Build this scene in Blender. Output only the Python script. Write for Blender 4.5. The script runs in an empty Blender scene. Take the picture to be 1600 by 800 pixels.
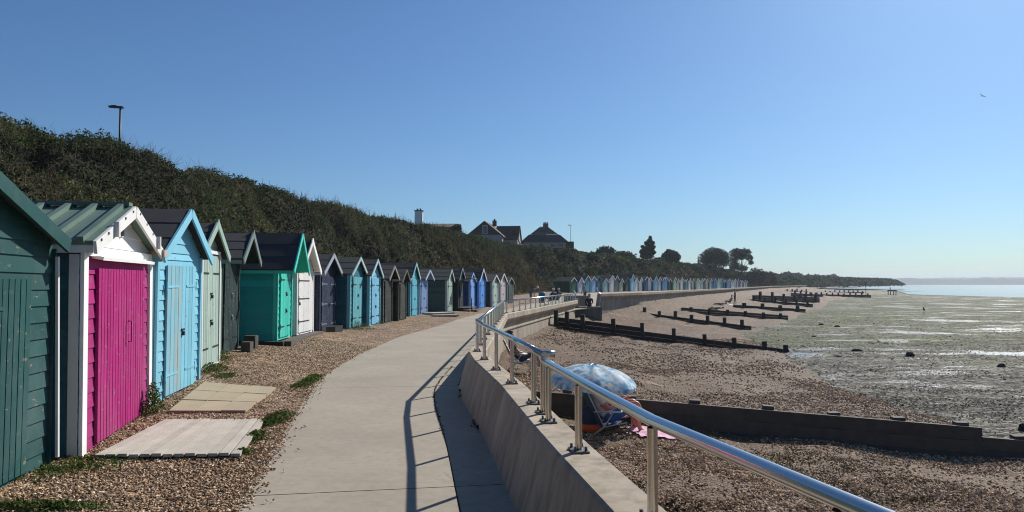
import bpy, math, random
import numpy as np
from mathutils import Vector, Matrix
rng = np.random.default_rng(7)
random.seed(7)
R = math.radians
scene = bpy.context.scene
COL = scene.collection

# ------------------------------------------------------------------ camera
F = 1150.0                      # focal length in photo pixels (1600 wide)
PITCH = math.atan(43.0 / F)
CAMZ = 1.7
cam = bpy.data.cameras.new('camera'); cam.sensor_width = 36; cam.lens = 36 * F / 1600
cam.clip_start = 0.05; cam.clip_end = 20000
camo = bpy.data.objects.new('camera', cam); COL.objects.link(camo)
camo.location = (0, 0, CAMZ); camo.rotation_euler = (math.pi / 2 + PITCH, 0, 0)
scene.camera = camo

def at(px, py, z):
    dx = (px - 800) / F; dv = (400 - py) / F
    cy, sy = math.cos(PITCH), math.sin(PITCH)
    d = Vector((dx, cy - dv * sy, sy + dv * cy))
    t = (z - CAMZ) / d.z
    return Vector((d.x * t, d.y * t, z))
def atD(px, py, Y):
    dx = (px - 800) / F; dv = (400 - py) / F
    cy, sy = math.cos(PITCH), math.sin(PITCH)
    d = Vector((dx, cy - dv * sy, sy + dv * cy)); t = Y / d.y
    return Vector((d.x * t, Y, CAMZ + d.z * t))

# ------------------------------------------------------------------ materials
def new_mat(name):
    m = bpy.data.materials.new(name); m.use_nodes = True
    return m, m.node_tree, m.node_tree.nodes['Principled BSDF']
def nd(nt, typ, **kw):
    n = nt.nodes.new(typ)
    for k, v in kw.items():
        if k in n.inputs: n.inputs[k].default_value = v
        else: setattr(n, k, v)
    return n
def coords(nt, scale=(1, 1, 1), obj=True):
    mp = nd(nt, 'ShaderNodeMapping'); mp.inputs['Scale'].default_value = scale
    if obj:
        tc = nd(nt, 'ShaderNodeTexCoord'); nt.links.new(tc.outputs['Object'], mp.inputs['Vector'])
    else:
        g = nd(nt, 'ShaderNodeNewGeometry'); nt.links.new(g.outputs['Position'], mp.inputs['Vector'])
    return mp.outputs['Vector']
def noise(nt, vec, scale, detail=4, rough=0.55, out='Fac'):
    n = nd(nt, 'ShaderNodeTexNoise'); n.inputs['Scale'].default_value = scale
    n.inputs['Detail'].default_value = detail; n.inputs['Roughness'].default_value = rough
    nt.links.new(vec, n.inputs['Vector']); return n.outputs[out]
def ramp(nt, fac, stops):
    r = nd(nt, 'ShaderNodeValToRGB'); e = r.color_ramp.elements
    while len(e) < len(stops): e.new(0.5)
    for el, (p, c) in zip(e, stops):
        el.position = p; el.color = (*c, 1) if len(c) == 3 else c
    nt.links.new(fac, r.inputs['Fac']); return r.outputs['Color']
def mixc(nt, fac, a, b, mode='MIX'):
    m = nd(nt, 'ShaderNodeMix', data_type='RGBA', blend_type=mode)
    for s, v in ((m.inputs[0], fac), (m.inputs[6], a), (m.inputs[7], b)):
        if isinstance(v, (int, float)): s.default_value = v
        elif isinstance(v, tuple): s.default_value = (*v, 1) if len(v) == 3 else v
        else: nt.links.new(v, s)
    return m.outputs[2]
def mathn(nt, op, a, b=None, clamp=False):
    m = nd(nt, 'ShaderNodeMath', operation=op); m.use_clamp = clamp
    for i, v in enumerate((a, b)):
        if v is None: continue
        if isinstance(v, (int, float)): m.inputs[i].default_value = v
        else: nt.links.new(v, m.inputs[i])
    return m.outputs[0]
def bump(nt, b, h, strength=0.3, dist=0.01):
    n = nd(nt, 'ShaderNodeBump'); n.inputs['Strength'].default_value = strength; n.inputs['Distance'].default_value = dist
    nt.links.new(h, n.inputs['Height']); nt.links.new(n.outputs['Normal'], b.inputs['Normal']); return n

_paint = {}
def paint(rgb, rough=0.55, wear=0.0, wearcol=(0.22, 0.19, 0.15), stain=None):
    key = (tuple(rgb), rough, wear, wearcol, stain)
    if key in _paint: return _paint[key]
    m, nt, b = new_mat('paint')
    v = coords(nt)
    n1 = noise(nt, v, 2.2, 5)
    c = mixc(nt, n1, tuple(x * 0.82 for x in rgb), tuple(min(1, x * 1.14) for x in rgb))
    ta = nd(nt, 'ShaderNodeAttribute', attribute_name='tone')
    c = mixc(nt, 1.0, c, ramp(nt, ta.outputs['Fac'], [(0, (.84, .84, .84)), (1, (1.12, 1.12, 1.12))]), 'MULTIPLY')
    fd = noise(nt, coords(nt, (.5, .5, .5)), 1.6, 6, .7); c = mixc(nt, ramp(nt, fd, [(.42, (0, 0, 0)), (.72, (.40, .40, .40))]), c, tuple(min(.8, x * .7 + .13) for x in rgb))
    n2 = noise(nt, coords(nt, (1, 1, .25)), 22, 5, .7)
    c = mixc(nt, ramp(nt, n2, [(0.52, (0, 0, 0)), (0.75, (.45, .45, .45))]), c, tuple(x * .62 + .01 for x in rgb))
    if wear:
        n3 = noise(nt, coords(nt, (1, 1, 2.5)), 5.5, 7, .72)
        c = mixc(nt, ramp(nt, n3, [(0.62 - wear * .2, (0, 0, 0)), (0.66 - wear * .2, (1, 1, 1))]), c, wearcol)
    if stain:
        n4 = noise(nt, coords(nt, (1, 5, .35)), 3.2, 4, .6)
        c = mixc(nt, ramp(nt, n4, [(0.45, (0, 0, 0)), (0.68, (.8, .8, .8))]), c, stain)
    nt.links.new(c, b.inputs['Base Color'])
    nt.links.new(mathn(nt, 'ADD', mathn(nt, 'MULTIPLY', n2, .35), rough - .17), b.inputs['Roughness'])
    b.inputs['Specular IOR Level'].default_value = 0.16
    bump(nt, b, noise(nt, coords(nt, (1, 1, .12)), 60, 4), .25, .004)
    _paint[key] = m; return m

def simple(name, rgb, rough=.6, metal=0.0, var=.25, scale=8, bmp=.15):
    m, nt, b = new_mat(name); v = coords(nt); n1 = noise(nt, v, scale, 5)
    ta = nd(nt, 'ShaderNodeAttribute', attribute_name='tone')
    fc = mathn(nt, 'ADD', mathn(nt, 'MULTIPLY', n1, .75), mathn(nt, 'MULTIPLY', ta.outputs['Fac'], .25))
    nt.links.new(mixc(nt, fc, tuple(x * (1 - var) for x in rgb), tuple(min(1, x * (1 + var)) for x in rgb)), b.inputs['Base Color'])
    b.inputs['Roughness'].default_value = rough; b.inputs['Metallic'].default_value = metal
    if bmp: bump(nt, b, noise(nt, v, scale * 6, 4), bmp, .006)
    return m

def attr_mat(name, rough=.65, transl=0.0, spec=.25):
    m, nt, b = new_mat(name)
    a = nd(nt, 'ShaderNodeAttribute', attribute_name='Col')
    nt.links.new(a.outputs['Color'], b.inputs['Base Color']); b.inputs['Roughness'].default_value = rough
    b.inputs['Specular IOR Level'].default_value = spec
    if transl:
        t = nd(nt, 'ShaderNodeBsdfTranslucent'); nt.links.new(a.outputs['Color'], t.inputs['Color'])
        mx = nd(nt, 'ShaderNodeMixShader'); mx.inputs[0].default_value = transl
        o = nt.nodes['Material Output']
        nt.links.new(b.outputs[0], mx.inputs[1]); nt.links.new(t.outputs[0], mx.inputs[2]); nt.links.new(mx.outputs[0], o.inputs['Surface'])
    return m

def mat_concrete(name, rgb, streak=False, stain=.5):
    m, nt, b = new_mat(name); v = coords(nt, obj=False)
    n1 = noise(nt, v, .55, 6, .6); n2 = noise(nt, v, 9, 6, .7); n3 = noise(nt, v, 140, 3, .6)
    c = mixc(nt, ramp(nt, n1, [(.3, (0, 0, 0)), (.7, (1, 1, 1))]), tuple(x * (1 - .42 * stain) for x in rgb), tuple(x * 1.08 for x in rgb))
    c = mixc(nt, ramp(nt, n2, [(.42, (0, 0, 0)), (.75, (.6, .6, .6))]), c, tuple(x * .58 for x in rgb))
    c = mixc(nt, mathn(nt, 'MULTIPLY', n3, .3), c, tuple(x * .6 for x in rgb))
    # dark specks (chewing gum, grit)
    vo = nd(nt, 'ShaderNodeTexVoronoi'); vo.inputs['Scale'].default_value = 5.0; nt.links.new(v, vo.inputs['Vector'])
    c = mixc(nt, ramp(nt, vo.outputs['Distance'], [(.035, (.55, .55, .55)), (.06, (0, 0, 0))]), c, tuple(x * .45 for x in rgb))
    ce = nd(nt, 'ShaderNodeTexVoronoi', feature='DISTANCE_TO_EDGE'); ce.inputs['Scale'].default_value = .28
    wv = nd(nt, 'ShaderNodeVectorMath', operation='ADD'); nt.links.new(v, wv.inputs[0]); nt.links.new(noise(nt, v, 1.4, 5, .65, 'Color'), wv.inputs[1]); nt.links.new(wv.outputs[0], ce.inputs['Vector'])
    c = mixc(nt, mathn(nt, 'MULTIPLY', ramp(nt, ce.outputs['Distance'], [(.0, (.6, .6, .6)), (.006, (0, 0, 0))]), ramp(nt, n1, [(.5, (0, 0, 0)), (.6, (1, 1, 1))])), c, tuple(x * .3 for x in rgb))
    if streak:
        n5 = noise(nt, coords(nt, (1, 1, .1), obj=False), 7, 5, .6)
        c = mixc(nt, ramp(nt, n5, [(.44, (0, 0, 0)), (.68, (.85, .85, .85))]), c, (rgb[0] * .45, rgb[1] * .44, rgb[2] * .42))
        n6 = noise(nt, coords(nt, (1, 1, .2), obj=False), 2.1, 5, .6); c = mixc(nt, ramp(nt, n6, [(.5, (0, 0, 0)), (.7, (.5, .5, .5))]), c, (rgb[0] * 1.25, rgb[1] * 1.25, rgb[2] * 1.22))
    nt.links.new(c, b.inputs['Base Color']); b.inputs['Roughness'].default_value = .85
    b.inputs['Specular IOR Level'].default_value = .25
    bump(nt, b, mathn(nt, 'ADD', n3, mathn(nt, 'MULTIPLY', n2, .8)), .25, .006)
    return m

def mat_shingle(name, tint=(1, 1, 1), sand_lo=.62, sand_hi=.7, cell=38):
    m, nt, b = new_mat(name); v = coords(nt, obj=False)
    def vor(s):
        q = nd(nt, 'ShaderNodeTexVoronoi'); q.inputs['Scale'].default_value = s; nt.links.new(v, q.inputs['Vector']); return q
    v1 = vor(cell); v2 = vor(cell * .42)
    sep = nd(nt, 'ShaderNodeSeparateColor'); nt.links.new(v1.outputs['Color'], sep.inputs[0])
    T = lambda r, g, bb: (r * tint[0], g * tint[1], bb * tint[2])
    stone = ramp(nt, sep.outputs[0], [(0, T(.10, .075, .055)), (.25, T(.21, .16, .115)), (.5, T(.31, .235, .17)), (.72, T(.22, .185, .15)), (.88, T(.46, .38, .29)), (1, T(.60, .53, .44))])
    dk = ramp(nt, v1.outputs['Distance'], [(.25, (1, 1, 1)), (.75, (.35, .33, .3))])
    stone = mixc(nt, 1.0, stone, dk, 'MULTIPLY')
    big = noise(nt, coords(nt, (.8, 1.5, 1), obj=False), .33, 5, .6)
    stone = mixc(nt, ramp(nt, noise(nt, v, .9, 4), [(.4, (0, 0, 0)), (.7, (.45, .45, .45))]), stone, T(.12, .088, .066))
    mott = mathn(nt, 'ADD', mathn(nt, 'MULTIPLY', noise(nt, v, 3.2, 6, .75), .6), mathn(nt, 'MULTIPLY', noise(nt, v, 11, 4, .7), .4))
    stone = mixc(nt, 1.0, stone, ramp(nt, mott, [(.36, (.34, .31, .29)), (.5, (.92, .90, .88)), (.64, (1.7, 1.62, 1.55))]), 'MULTIPLY')
    sand = mixc(nt, noise(nt, v, 30, 5), T(.34, .265, .185), T(.48, .39, .285))
    brk = mathn(nt, 'ADD', big, mathn(nt, 'MULTIPLY', mathn(nt, 'SUBTRACT', noise(nt, v, 9, 3), .5), .22))
    c = mixc(nt, ramp(nt, brk, [(sand_lo, (0, 0, 0)), (sand_hi, (.85, .85, .85))]), stone, sand)
    nt.links.new(c, b.inputs['Base Color']); b.inputs['Roughness'].default_value = .8
    b.inputs['Specular IOR Level'].default_value = .3
    h = mathn(nt, 'ADD', mathn(nt, 'MULTIPLY', v1.outputs['Distance'], -1.0), mathn(nt, 'MULTIPLY', v2.outputs['Distance'], -1.6))
    bump(nt, b, h, .9, .03)
    return m

M = {}
M['path'] = mat_concrete('promenade_concrete', (.385, .335, .265))
M['wall'] = mat_concrete('seawall_concrete', (.47, .395, .30), streak=True, stain=.8)
M['conc_dark'] = mat_concrete('dark_concrete', (.20, .18, .155), streak=True)
M['joint'] = simple('joint_dirt', (.07, .055, .04), .9)
M['shingle'] = mat_shingle('beach_shingle', (.84, .675, .515), .64, .72)
M['apron'] = mat_shingle('apron_gravel', (1.45, 1.27, 1.05), .8, .9, 34)
M['steel'] = simple('stainless_steel', (.62, .60, .57), .18, 1.0, .08, 30, 0)
M['bolt'] = simple('bolt_steel', (.12, .11, .10), .5, .6)
M['felt'] = simple('roof_felt', (.030, .031, .034), .85, 0, .35, 5, .5)
M['felt_green'] = simple('green_felt', (.032, .045, .038), .85, 0, .35, 5, .5)
M['dark_wood'] = simple('wet_dark_timber', (.026, .022, .018), .85, 0, .6, 7, .5)
M['grey_wood'] = simple('weathered_timber', (.07, .060, .048), .85, 0, .65, 6, .5)
M['pale_wood'] = simple('bleached_timber', (.42, .37, .30), .8, 0, .3, 6, .4)
M['slab'] = simple('tan_paving', (.36, .29, .19), .85, 0, .22, 4, .4)
M['iron'] = simple('dark_iron', (.03, .03, .032), .45, .4)
M['zinc'] = simple('zinc_fittings', (.45, .46, .47), .4, .8)
M['leaf'] = attr_mat('scrub_leaves', .7, .22, .08)
M['stone'] = attr_mat('pebble_stone', .85, 0, .1)
M['hill'] = None

def mat_mud():
    m, nt, b = new_mat('mudflat'); v = coords(nt, obj=False)
    st = coords(nt, (.5, 1.25, 1), obj=False)
    n1 = noise(nt, st, .10, 5, .6); n2 = noise(nt, v, 1.3, 6, .7); n3 = noise(nt, v, 7.5, 5, .75)
    vo = nd(nt, 'ShaderNodeTexVoronoi'); vo.inputs['Scale'].default_value = 8.5; nt.links.new(v, vo.inputs['Vector'])
    vs = nd(nt, 'ShaderNodeSeparateColor'); nt.links.new(vo.outputs['Color'], vs.inputs[0])
    v2 = nd(nt, 'ShaderNodeTexVoronoi'); v2.inputs['Scale'].default_value = 2.3; nt.links.new(coords(nt, (.7, 1.3, 1), obj=False), v2.inputs['Vector'])
    st2 = noise(nt, coords(nt, (.16, .8, 1), obj=False), .9, 7, .72)
    cont = mathn(nt, 'ADD', mathn(nt, 'MULTIPLY', vs.outputs[0], .32), mathn(nt, 'ADD', mathn(nt, 'MULTIPLY', n3, .38), mathn(nt, 'MULTIPLY', st2, .42)))
    mud = ramp(nt, cont, [(.40, (.010, .009, .007)), (.51, (.060, .055, .043)), (.60, (.16, .147, .115)), (.70, (.36, .33, .27))])
    alg = mixc(nt, ramp(nt, cont, [(.42, (0, 0, 0)), (.64, (1, 1, 1))]), (.02, .024, .010), (.155, .172, .072))
    sp = nd(nt, 'ShaderNodeSeparateXYZ'); g = nd(nt, 'ShaderNodeNewGeometry'); nt.links.new(g.outputs['Position'], sp.inputs[0])
    # algae: thickest past the groyne ends
    ay = nd(nt, 'ShaderNodeMapRange'); ay.inputs['From Min'].default_value = 20; ay.inputs['From Max'].default_value = 60
    nt.links.new(sp.outputs['Y'], ay.inputs['Value'])
    af = mathn(nt, 'ADD', mathn(nt, 'MULTIPLY', n1, .9), mathn(nt, 'MULTIPLY', ay.outputs[0], .22))
    af = mathn(nt, 'ADD', af, mathn(nt, 'MULTIPLY', mathn(nt, 'SUBTRACT', n2, .5), .6))
    af = mathn(nt, 'ADD', af, mathn(nt, 'MULTIPLY', mathn(nt, 'SUBTRACT', st2, .5), .9))
    c = mixc(nt, ramp(nt, af, [(.46, (0, 0, 0)), (.64, (.85, .85, .85))]), mud, alg)
    # puddles
    pn = noise(nt, coords(nt, (.42, 1.0, 1), obj=False), .42, 6, .62)
    pud = mathn(nt, 'ADD', mathn(nt, 'ADD', pn, mathn(nt, 'MULTIPLY', mathn(nt, 'SUBTRACT', st2, .5), .55)), mathn(nt, 'MULTIPLY', mathn(nt, 'SUBTRACT', n3, .5), .62))
    pm = ramp(nt, pud, [(.60, (0, 0, 0)), (.66, (1, 1, 1))])
    c = mixc(nt, pm, c, (.05, .046, .038))
    nt.links.new(c, b.inputs['Base Color'])
    rr = mixc(nt, ramp(nt, n2, [(.4, (0, 0, 0)), (.62, (1, 1, 1))]), (.95, .95, .95), (.7, .7, .7))
    rr = mixc(nt, pm, rr, (.24, .24, .24))
    nt.links.new(rr, b.inputs['Roughness'])
    b.inputs['Specular IOR Level'].default_value = .5
    nt.links.new(mixc(nt, pm, (.10, .10, .10), (.5, .5, .5)), b.inputs['Specular IOR Level'])
    h = mathn(nt, 'ADD', mathn(nt, 'MULTIPLY', n3, 1.0), mathn(nt, 'MULTIPLY', vo.outputs['Distance'], -.8))
    inv = mathn(nt, 'SUBTRACT', 1.0, pm)
    bp = bump(nt, b, mathn(nt, 'MULTIPLY', h, inv), .9, .10)
    return m
M['mud'] = mat_mud()

def mat_water():
    m, nt, b = new_mat('sea_water'); v = coords(nt, (.5, 1, 1), obj=False)
    b.inputs['Base Color'].default_value = (.04, .07, .085, 1); b.inputs['Roughness'].default_value = .12
    bump(nt, b, noise(nt, v, .8, 5), .25, .12)
    return m
M['water'] = mat_water()

def mat_hill():
    m, nt, b = new_mat('hillside_soil'); v = coords(nt, obj=False)
    n1 = noise(nt, v, .35, 6, .65); n2 = noise(nt, v, 5, 5, .7)
    c = mixc(nt, ramp(nt, n1, [(.35, (0, 0, 0)), (.65, (1, 1, 1))]), (.016, .022, .009), (.05, .038, .02))
    c = mixc(nt, ramp(nt, n2, [(.4, (0, 0, 0)), (.7, (.7, .7, .7))]), c, (.012, .013, .007))
    nt.links.new(c, b.inputs['Base Color']); b.inputs['Roughness'].default_value = .95
    b.inputs['Specular IOR Level'].default_value = .1
    bump(nt, b, n2, .8, .15); return m
M['hill'] = mat_hill()

# ------------------------------------------------------------------ mesh builder
class MB:
    def __init__(s): s.v = []; s.f = []; s.m = []; s.sm = []; s.t = {}
    def face(s, pts, mi=0, smooth=False):
        i = len(s.v); s.v += [tuple(p) for p in pts]; s.f.append(tuple(range(i, i + len(pts)))); s.m.append(mi); s.sm.append(smooth)
    def box(s, c, d, mi=0, rot=None, ax=None):
        tn = random.random(); f0 = len(s.f)
        for k in range(6): s.t[f0 + k] = tn
        c = Vector(c); hx, hy, hz = d[0] / 2, d[1] / 2, d[2] / 2
        P = []
        for z in (-hz, hz):
            for x, y in ((-hx, -hy), (hx, -hy), (hx, hy), (-hx, hy)):
                p = Vector((x, y, z))
                if rot is not None: p = rot @ p
                P.append(tuple(c + p))
        i = len(s.v); s.v += P
        for q in ((3, 2, 1, 0), (4, 5, 6, 7), (0, 1, 5, 4), (1, 2, 6, 5), (2, 3, 7, 6), (3, 0, 4, 7)):
            s.f.append(tuple(i + k for k in q)); s.m.append(mi); s.sm.append(False)
    def beam(s, a, b, w, t, mi=0, up=(0, 0, 1)):
        a, b = Vector(a), Vector(b); d = b - a; L = d.length; x = d.normalized(); u = Vector(up)
        y = u.cross(x)
        if y.length < 1e-6: y = Vector((0, 1, 0)).cross(x)
        y.normalize(); z = x.cross(y)
        s.box((a + b) / 2, (L, w, t), mi, Matrix((x, y, z)).transposed())
    def tube(s, pts, r, mi=0, n=10, caps=True):
        pts = [Vector(p) for p in pts]; rs = r if isinstance(r, (list, tuple)) else [r] * len(pts)
        i0 = len(s.v)
        for k, p in enumerate(pts):
            d = (pts[min(k + 1, len(pts) - 1)] - pts[max(k - 1, 0)]).normalized()
            a = Vector((0, 0, 1)) if abs(d.z) < .9 else Vector((1, 0, 0))
            x = a.cross(d).normalized(); y = d.cross(x)
            for j in range(n):
                t = 2 * math.pi * j / n; s.v.append(tuple(p + (x * math.cos(t) + y * math.sin(t)) * rs[k]))
        for k in range(len(pts) - 1):
            for j in range(n):
                a = i0 + k * n + j; b = i0 + k * n + (j + 1) % n
                s.f.append((a, b, b + n, a + n)); s.m.append(mi); s.sm.append(True)
        if caps:
            s.f.append(tuple(i0 + j for j in range(n))[::-1]); s.m.append(mi); s.sm.append(False)
            e = i0 + (len(pts) - 1) * n; s.f.append(tuple(e + j for j in range(n))); s.m.append(mi); s.sm.append(False)
    def grid(s, rows, mi=0, smooth=True, flip=False):
        i0 = len(s.v); n = len(rows[0])
        for r in rows: s.v += [tuple(p) for p in r]
        for a in range(len(rows) - 1):
            for b in range(n - 1):
                q = (i0 + a * n + b, i0 + a * n + b + 1, i0 + (a + 1) * n + b + 1, i0 + (a + 1) * n + b)
                s.f.append(q[::-1] if flip else q); s.m.append(mi); s.sm.append(smooth)
    def build(s, name, mats, parent=None, loc=None):
        me = bpy.data.meshes.new(name); me.from_pydata(s.v, [], s.f)
        if not isinstance(mats, (list, tuple)): mats = [mats]
        for m in mats: me.materials.append(m)
        me.polygons.foreach_set('material_index', s.m); me.polygons.foreach_set('use_smooth', s.sm)
        ta = me.attributes.new('tone', 'FLOAT', 'FACE'); ta.data.foreach_set('value', [s.t.get(i, .5) for i in range(len(s.f))])
        me.update(); o = bpy.data.objects.new(name, me); COL.objects.link(o)
        if parent: o.parent = parent
        if loc: o.location = loc
        return o
def tag(o, label, cat, group=None, kind=None):
    o['label'] = label
    if cat: o['category'] = cat
    if group: o['group'] = group
    if kind: o['kind'] = kind
    return o
def struct(o): o['kind'] = 'structure'; return o
def empty(name, loc, rz=0):
    o = bpy.data.objects.new(name, None); COL.objects.link(o); o.location = loc; o.rotation_euler = (0, 0, rz); o.empty_display_size = .2
    return o
def np_mesh(name, verts, faces, mat, cols=None, smooth=False, parent=None):
    """verts Nx3, faces FxK (all K-gons); cols per face."""
    me = bpy.data.meshes.new(name); nf, k = faces.shape
    me.vertices.add(len(verts)); me.vertices.foreach_set('co', np.ascontiguousarray(verts, np.float32).ravel())
    me.loops.add(nf * k); me.loops.foreach_set('vertex_index', np.ascontiguousarray(faces, np.int32).ravel())
    me.polygons.add(nf); me.polygons.foreach_set('loop_start', np.arange(0, nf * k, k, dtype=np.int32))
    me.polygons.foreach_set('use_smooth', np.full(nf, smooth))
    me.update(calc_edges=True)
    if cols is not None:
        ca = me.color_attributes.new('Col', 'FLOAT_COLOR', 'CORNER')
        c4 = np.ones((nf, k, 4), np.float32); c4[:, :, :3] = cols[:, None, :]; ca.data.foreach_set('color', c4.ravel())
    me.materials.append(mat); o = bpy.data.objects.new(name, me); COL.objects.link(o)
    if parent: o.parent = parent
    return o

# numpy value noise
def vnoise(x, y, seed=0):
    x = np.asarray(x, float); y = np.asarray(y, float)
    xi = np.floor(x).astype(np.int64); yi = np.floor(y).astype(np.int64); xf = x - xi; yf = y - yi
    def h(a, b):
        n = (a * 374761393 + b * 668265263 + seed * 1442695041) & 0x7fffffff
        n = ((n ^ (n >> 13)) * 1274126177) & 0x7fffffff
        return ((n ^ (n >> 16)) & 0xffff) / 65535.0
    u = xf * xf * (3 - 2 * xf); w = yf * yf * (3 - 2 * yf)
    return (h(xi, yi) * (1 - u) + h(xi + 1, yi) * u) * (1 - w) + (h(xi, yi + 1) * (1 - u) + h(xi + 1, yi + 1) * u) * w
def fbm(x, y, seed=0, o=4):
    t = 0; a = .5; s = 0
    for k in range(o): t = t + a * vnoise(x * 2 ** k, y * 2 ** k, seed + k); s += a; a *= .5
    return t / s

# ------------------------------------------------------------------ base curves
def resample(P, step=.5, win=8):
    P = np.array(P, float); seg = np.hypot(*(P[1:] - P[:-1]).T); s = np.r_[0, np.cumsum(seg)]
    t = np.arange(0, s[-1], step); X = np.interp(t, s, P[:, 0]); Y = np.interp(t, s, P[:, 1])
    if win:
        k = np.ones(win) / win
        Xp = np.pad(X, win, mode='reflect', reflect_type='odd'); Yp = np.pad(Y, win, mode='reflect', reflect_type='odd')
        for _ in range(2):
            Xp = np.convolve(Xp, k, 'same'); Yp = np.convolve(Yp, k, 'same')
        X, Y = Xp[win:-win], Yp[win:-win]
    Q = np.c_[X, Y]; T = np.gradient(Q, axis=0); T /= np.linalg.norm(T, axis=1)[:, None]
    return Q, T, np.c_[T[:, 1], -T[:, 0]]     # points, tangent, right normal
ROWP = [(-.4, -16), (-3.1, 0), (-4.29, 6), (-4.95, 11), (-5.6, 15), (-5.9, 19), (-5.95, 24), (-5.3, 28), (-4.7, 35), (-3.5, 42), (-1.9, 48), (-.2, 60), (3.2, 78), (8.2, 99), (64, 200), (95, 256), (150, 340), (260, 480)]
RQ, RT, RN = resample(ROWP, .5, 9)
WALLP = [(3.6, -8), (1.65, -.5), (.95, 2.25), (.647, 3.45), (.433, 4.88), (.29, 5.9), (0, 8.16), (-.41, 10.7), (-.57, 12.05), (-.3, 27), (4.2, 48.6), (6.1, 51.5), (10.3, 59), (44, 138), (69, 197), (120, 300)]
def zrow(Y): return np.interp(Y, [-20, 8, 11, 13, 16, 18.5, 21, 24, 30, 60, 85, 99, 200, 300], [0, 0, .1, .2, .22, .28, .28, .13, .1, .08, .35, .42, .45, .45])
def zpath(Y): return np.interp(Y, [-20, 45, 60, 85, 99, 300], [0, 0, .05, .33, .4, .42])
def apath(Y): return np.interp(Y, [-20, 0, 5.5, 12.5, 21, 33, 44, 62, 300], [1.9, 1.9, 2.0, 1.75, 2.2, 2.1, 1.45, 1.6, 2.0])
MUDZ = -1.6

# ------------------------------------------------------------------ sky, sun
SUN_AZ, SUN_EL = 36.4, 35.0
w = bpy.data.worlds.new('World'); scene.world = w; w.use_nodes = True
nt = w.node_tree; bg = nt.nodes['Background']
sky = nt.nodes.new('ShaderNodeTexSky'); sky.sky_type = 'NISHITA'; sky.sun_disc = False
sky.sun_elevation = R(SUN_EL); sky.sun_rotation = R(SUN_AZ); sky.air_density = 1.0; sky.dust_density = .6; sky.ozone_density = 2.5; sky.altitude = 0
nt.links.new(mixc(nt, 1.0, sky.outputs[0], (.64, .945, 1.27), 'MULTIPLY'), bg.inputs['Color']); bg.inputs['Strength'].default_value = .052
sl = bpy.data.lights.new('sun', 'SUN'); sl.energy = 4.3; sl.angle = R(.53); sl.color = (1, .95, .87)
so = bpy.data.objects.new('sun', sl); COL.objects.link(so)
sd = Vector((math.sin(R(SUN_AZ)) * math.cos(R(SUN_EL)), math.cos(R(SUN_AZ)) * math.cos(R(SUN_EL)), math.sin(R(SUN_EL))))
so.rotation_euler = sd.to_track_quat('Z', 'Y').to_euler(); so.location = (40, 50, 60)
scene.cycles.filter_width = 1.1
scene.view_settings.view_transform = 'Standard'; scene.view_settings.look = 'None'
scene.view_settings.exposure = .45; scene.view_settings.gamma = 1

# ------------------------------------------------------------------ terrain: mud, water, beach, promenade, apron, hillside
def sheet(name, xs, ys, zf, mat):
    X, Y = np.meshgrid(xs, ys); Z = zf(X, Y); n = len(xs)
    V = np.c_[X.ravel(), Y.ravel(), Z.ravel()]
    a = (np.arange(len(ys) - 1)[:, None] * n + np.arange(n - 1)[None]).ravel()
    return np_mesh(name, V, np.c_[a, a + 1, a + n + 1, a + n], mat, smooth=True)
xs = np.r_[-3900, -1500, -500, -60, np.arange(-10, 60, .45), np.arange(60, 160, 2), 200, 400, 900, 2500, 4400]
ys = np.r_[-400, -60, np.arange(-8, 70, .45), np.arange(70, 200, 2), 260, 400, 800, 1600, 3000, 3800]
def mudz(X, Y):
    nr = (X > -9) & (X < 60) & (Y > -8) & (Y < 70)
    return MUDZ + np.where(nr, .10 * (fbm(X * .5, Y * .9, 3) - .5) + .05 * (fbm(X * 2.2, Y * 2.2, 9, 2) - .5), 0) + np.where(Y > 250, -.15, 0)
struct(sheet('ground', xs, ys, mudz, M['mud']))

# sea: water lies beyond the flats, with banks of sand standing out of it
wp = [at(px, py, MUDZ + .03) for px, py in ((1372, 451.5), (1400, 454), (1418, 459.5), (1440, 460.6), (1500, 462.0), (1560, 463.6), (1600, 465), (1700, 468), (2100, 476))]
b = MB(); zz = MUDZ + .03
near = [(150, 480)] + [(p.x, p.y) for p in wp] + [(4300, 20), (4300, 3700), (700, 3700)]
b.face([(x, y, zz) for x, y in near])
struct(b.build('water', M['water']))
def sandbank(cx, cy, rx, ry, h):
    b = MB(); n = 60; ring = []
    for k in range(n):
        a = 2 * math.pi * k / n; q = 1 + .18 * math.sin(3 * a + cx) + .1 * math.sin(7 * a)
        ring.append((cx + rx * q * math.cos(a), cy + ry * q * math.sin(a), zz - .05))
    top = [(cx + (x - cx) * .75, cy + (y - cy) * .75, zz + h) for x, y, z in ring]
    b.grid([ring + ring[:1], top + top[:1]]); b.face(top)
    return struct(b.build('sandbank', M['mud']))
for px, py, wd, dp in ((1420, 447.6, 110, 12), (1410, 455.6, 70, 6)):
    p = at(px, py, zz); sandbank(p.x, p.y, wd / F * p.y / 2, dp, .03)

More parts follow.
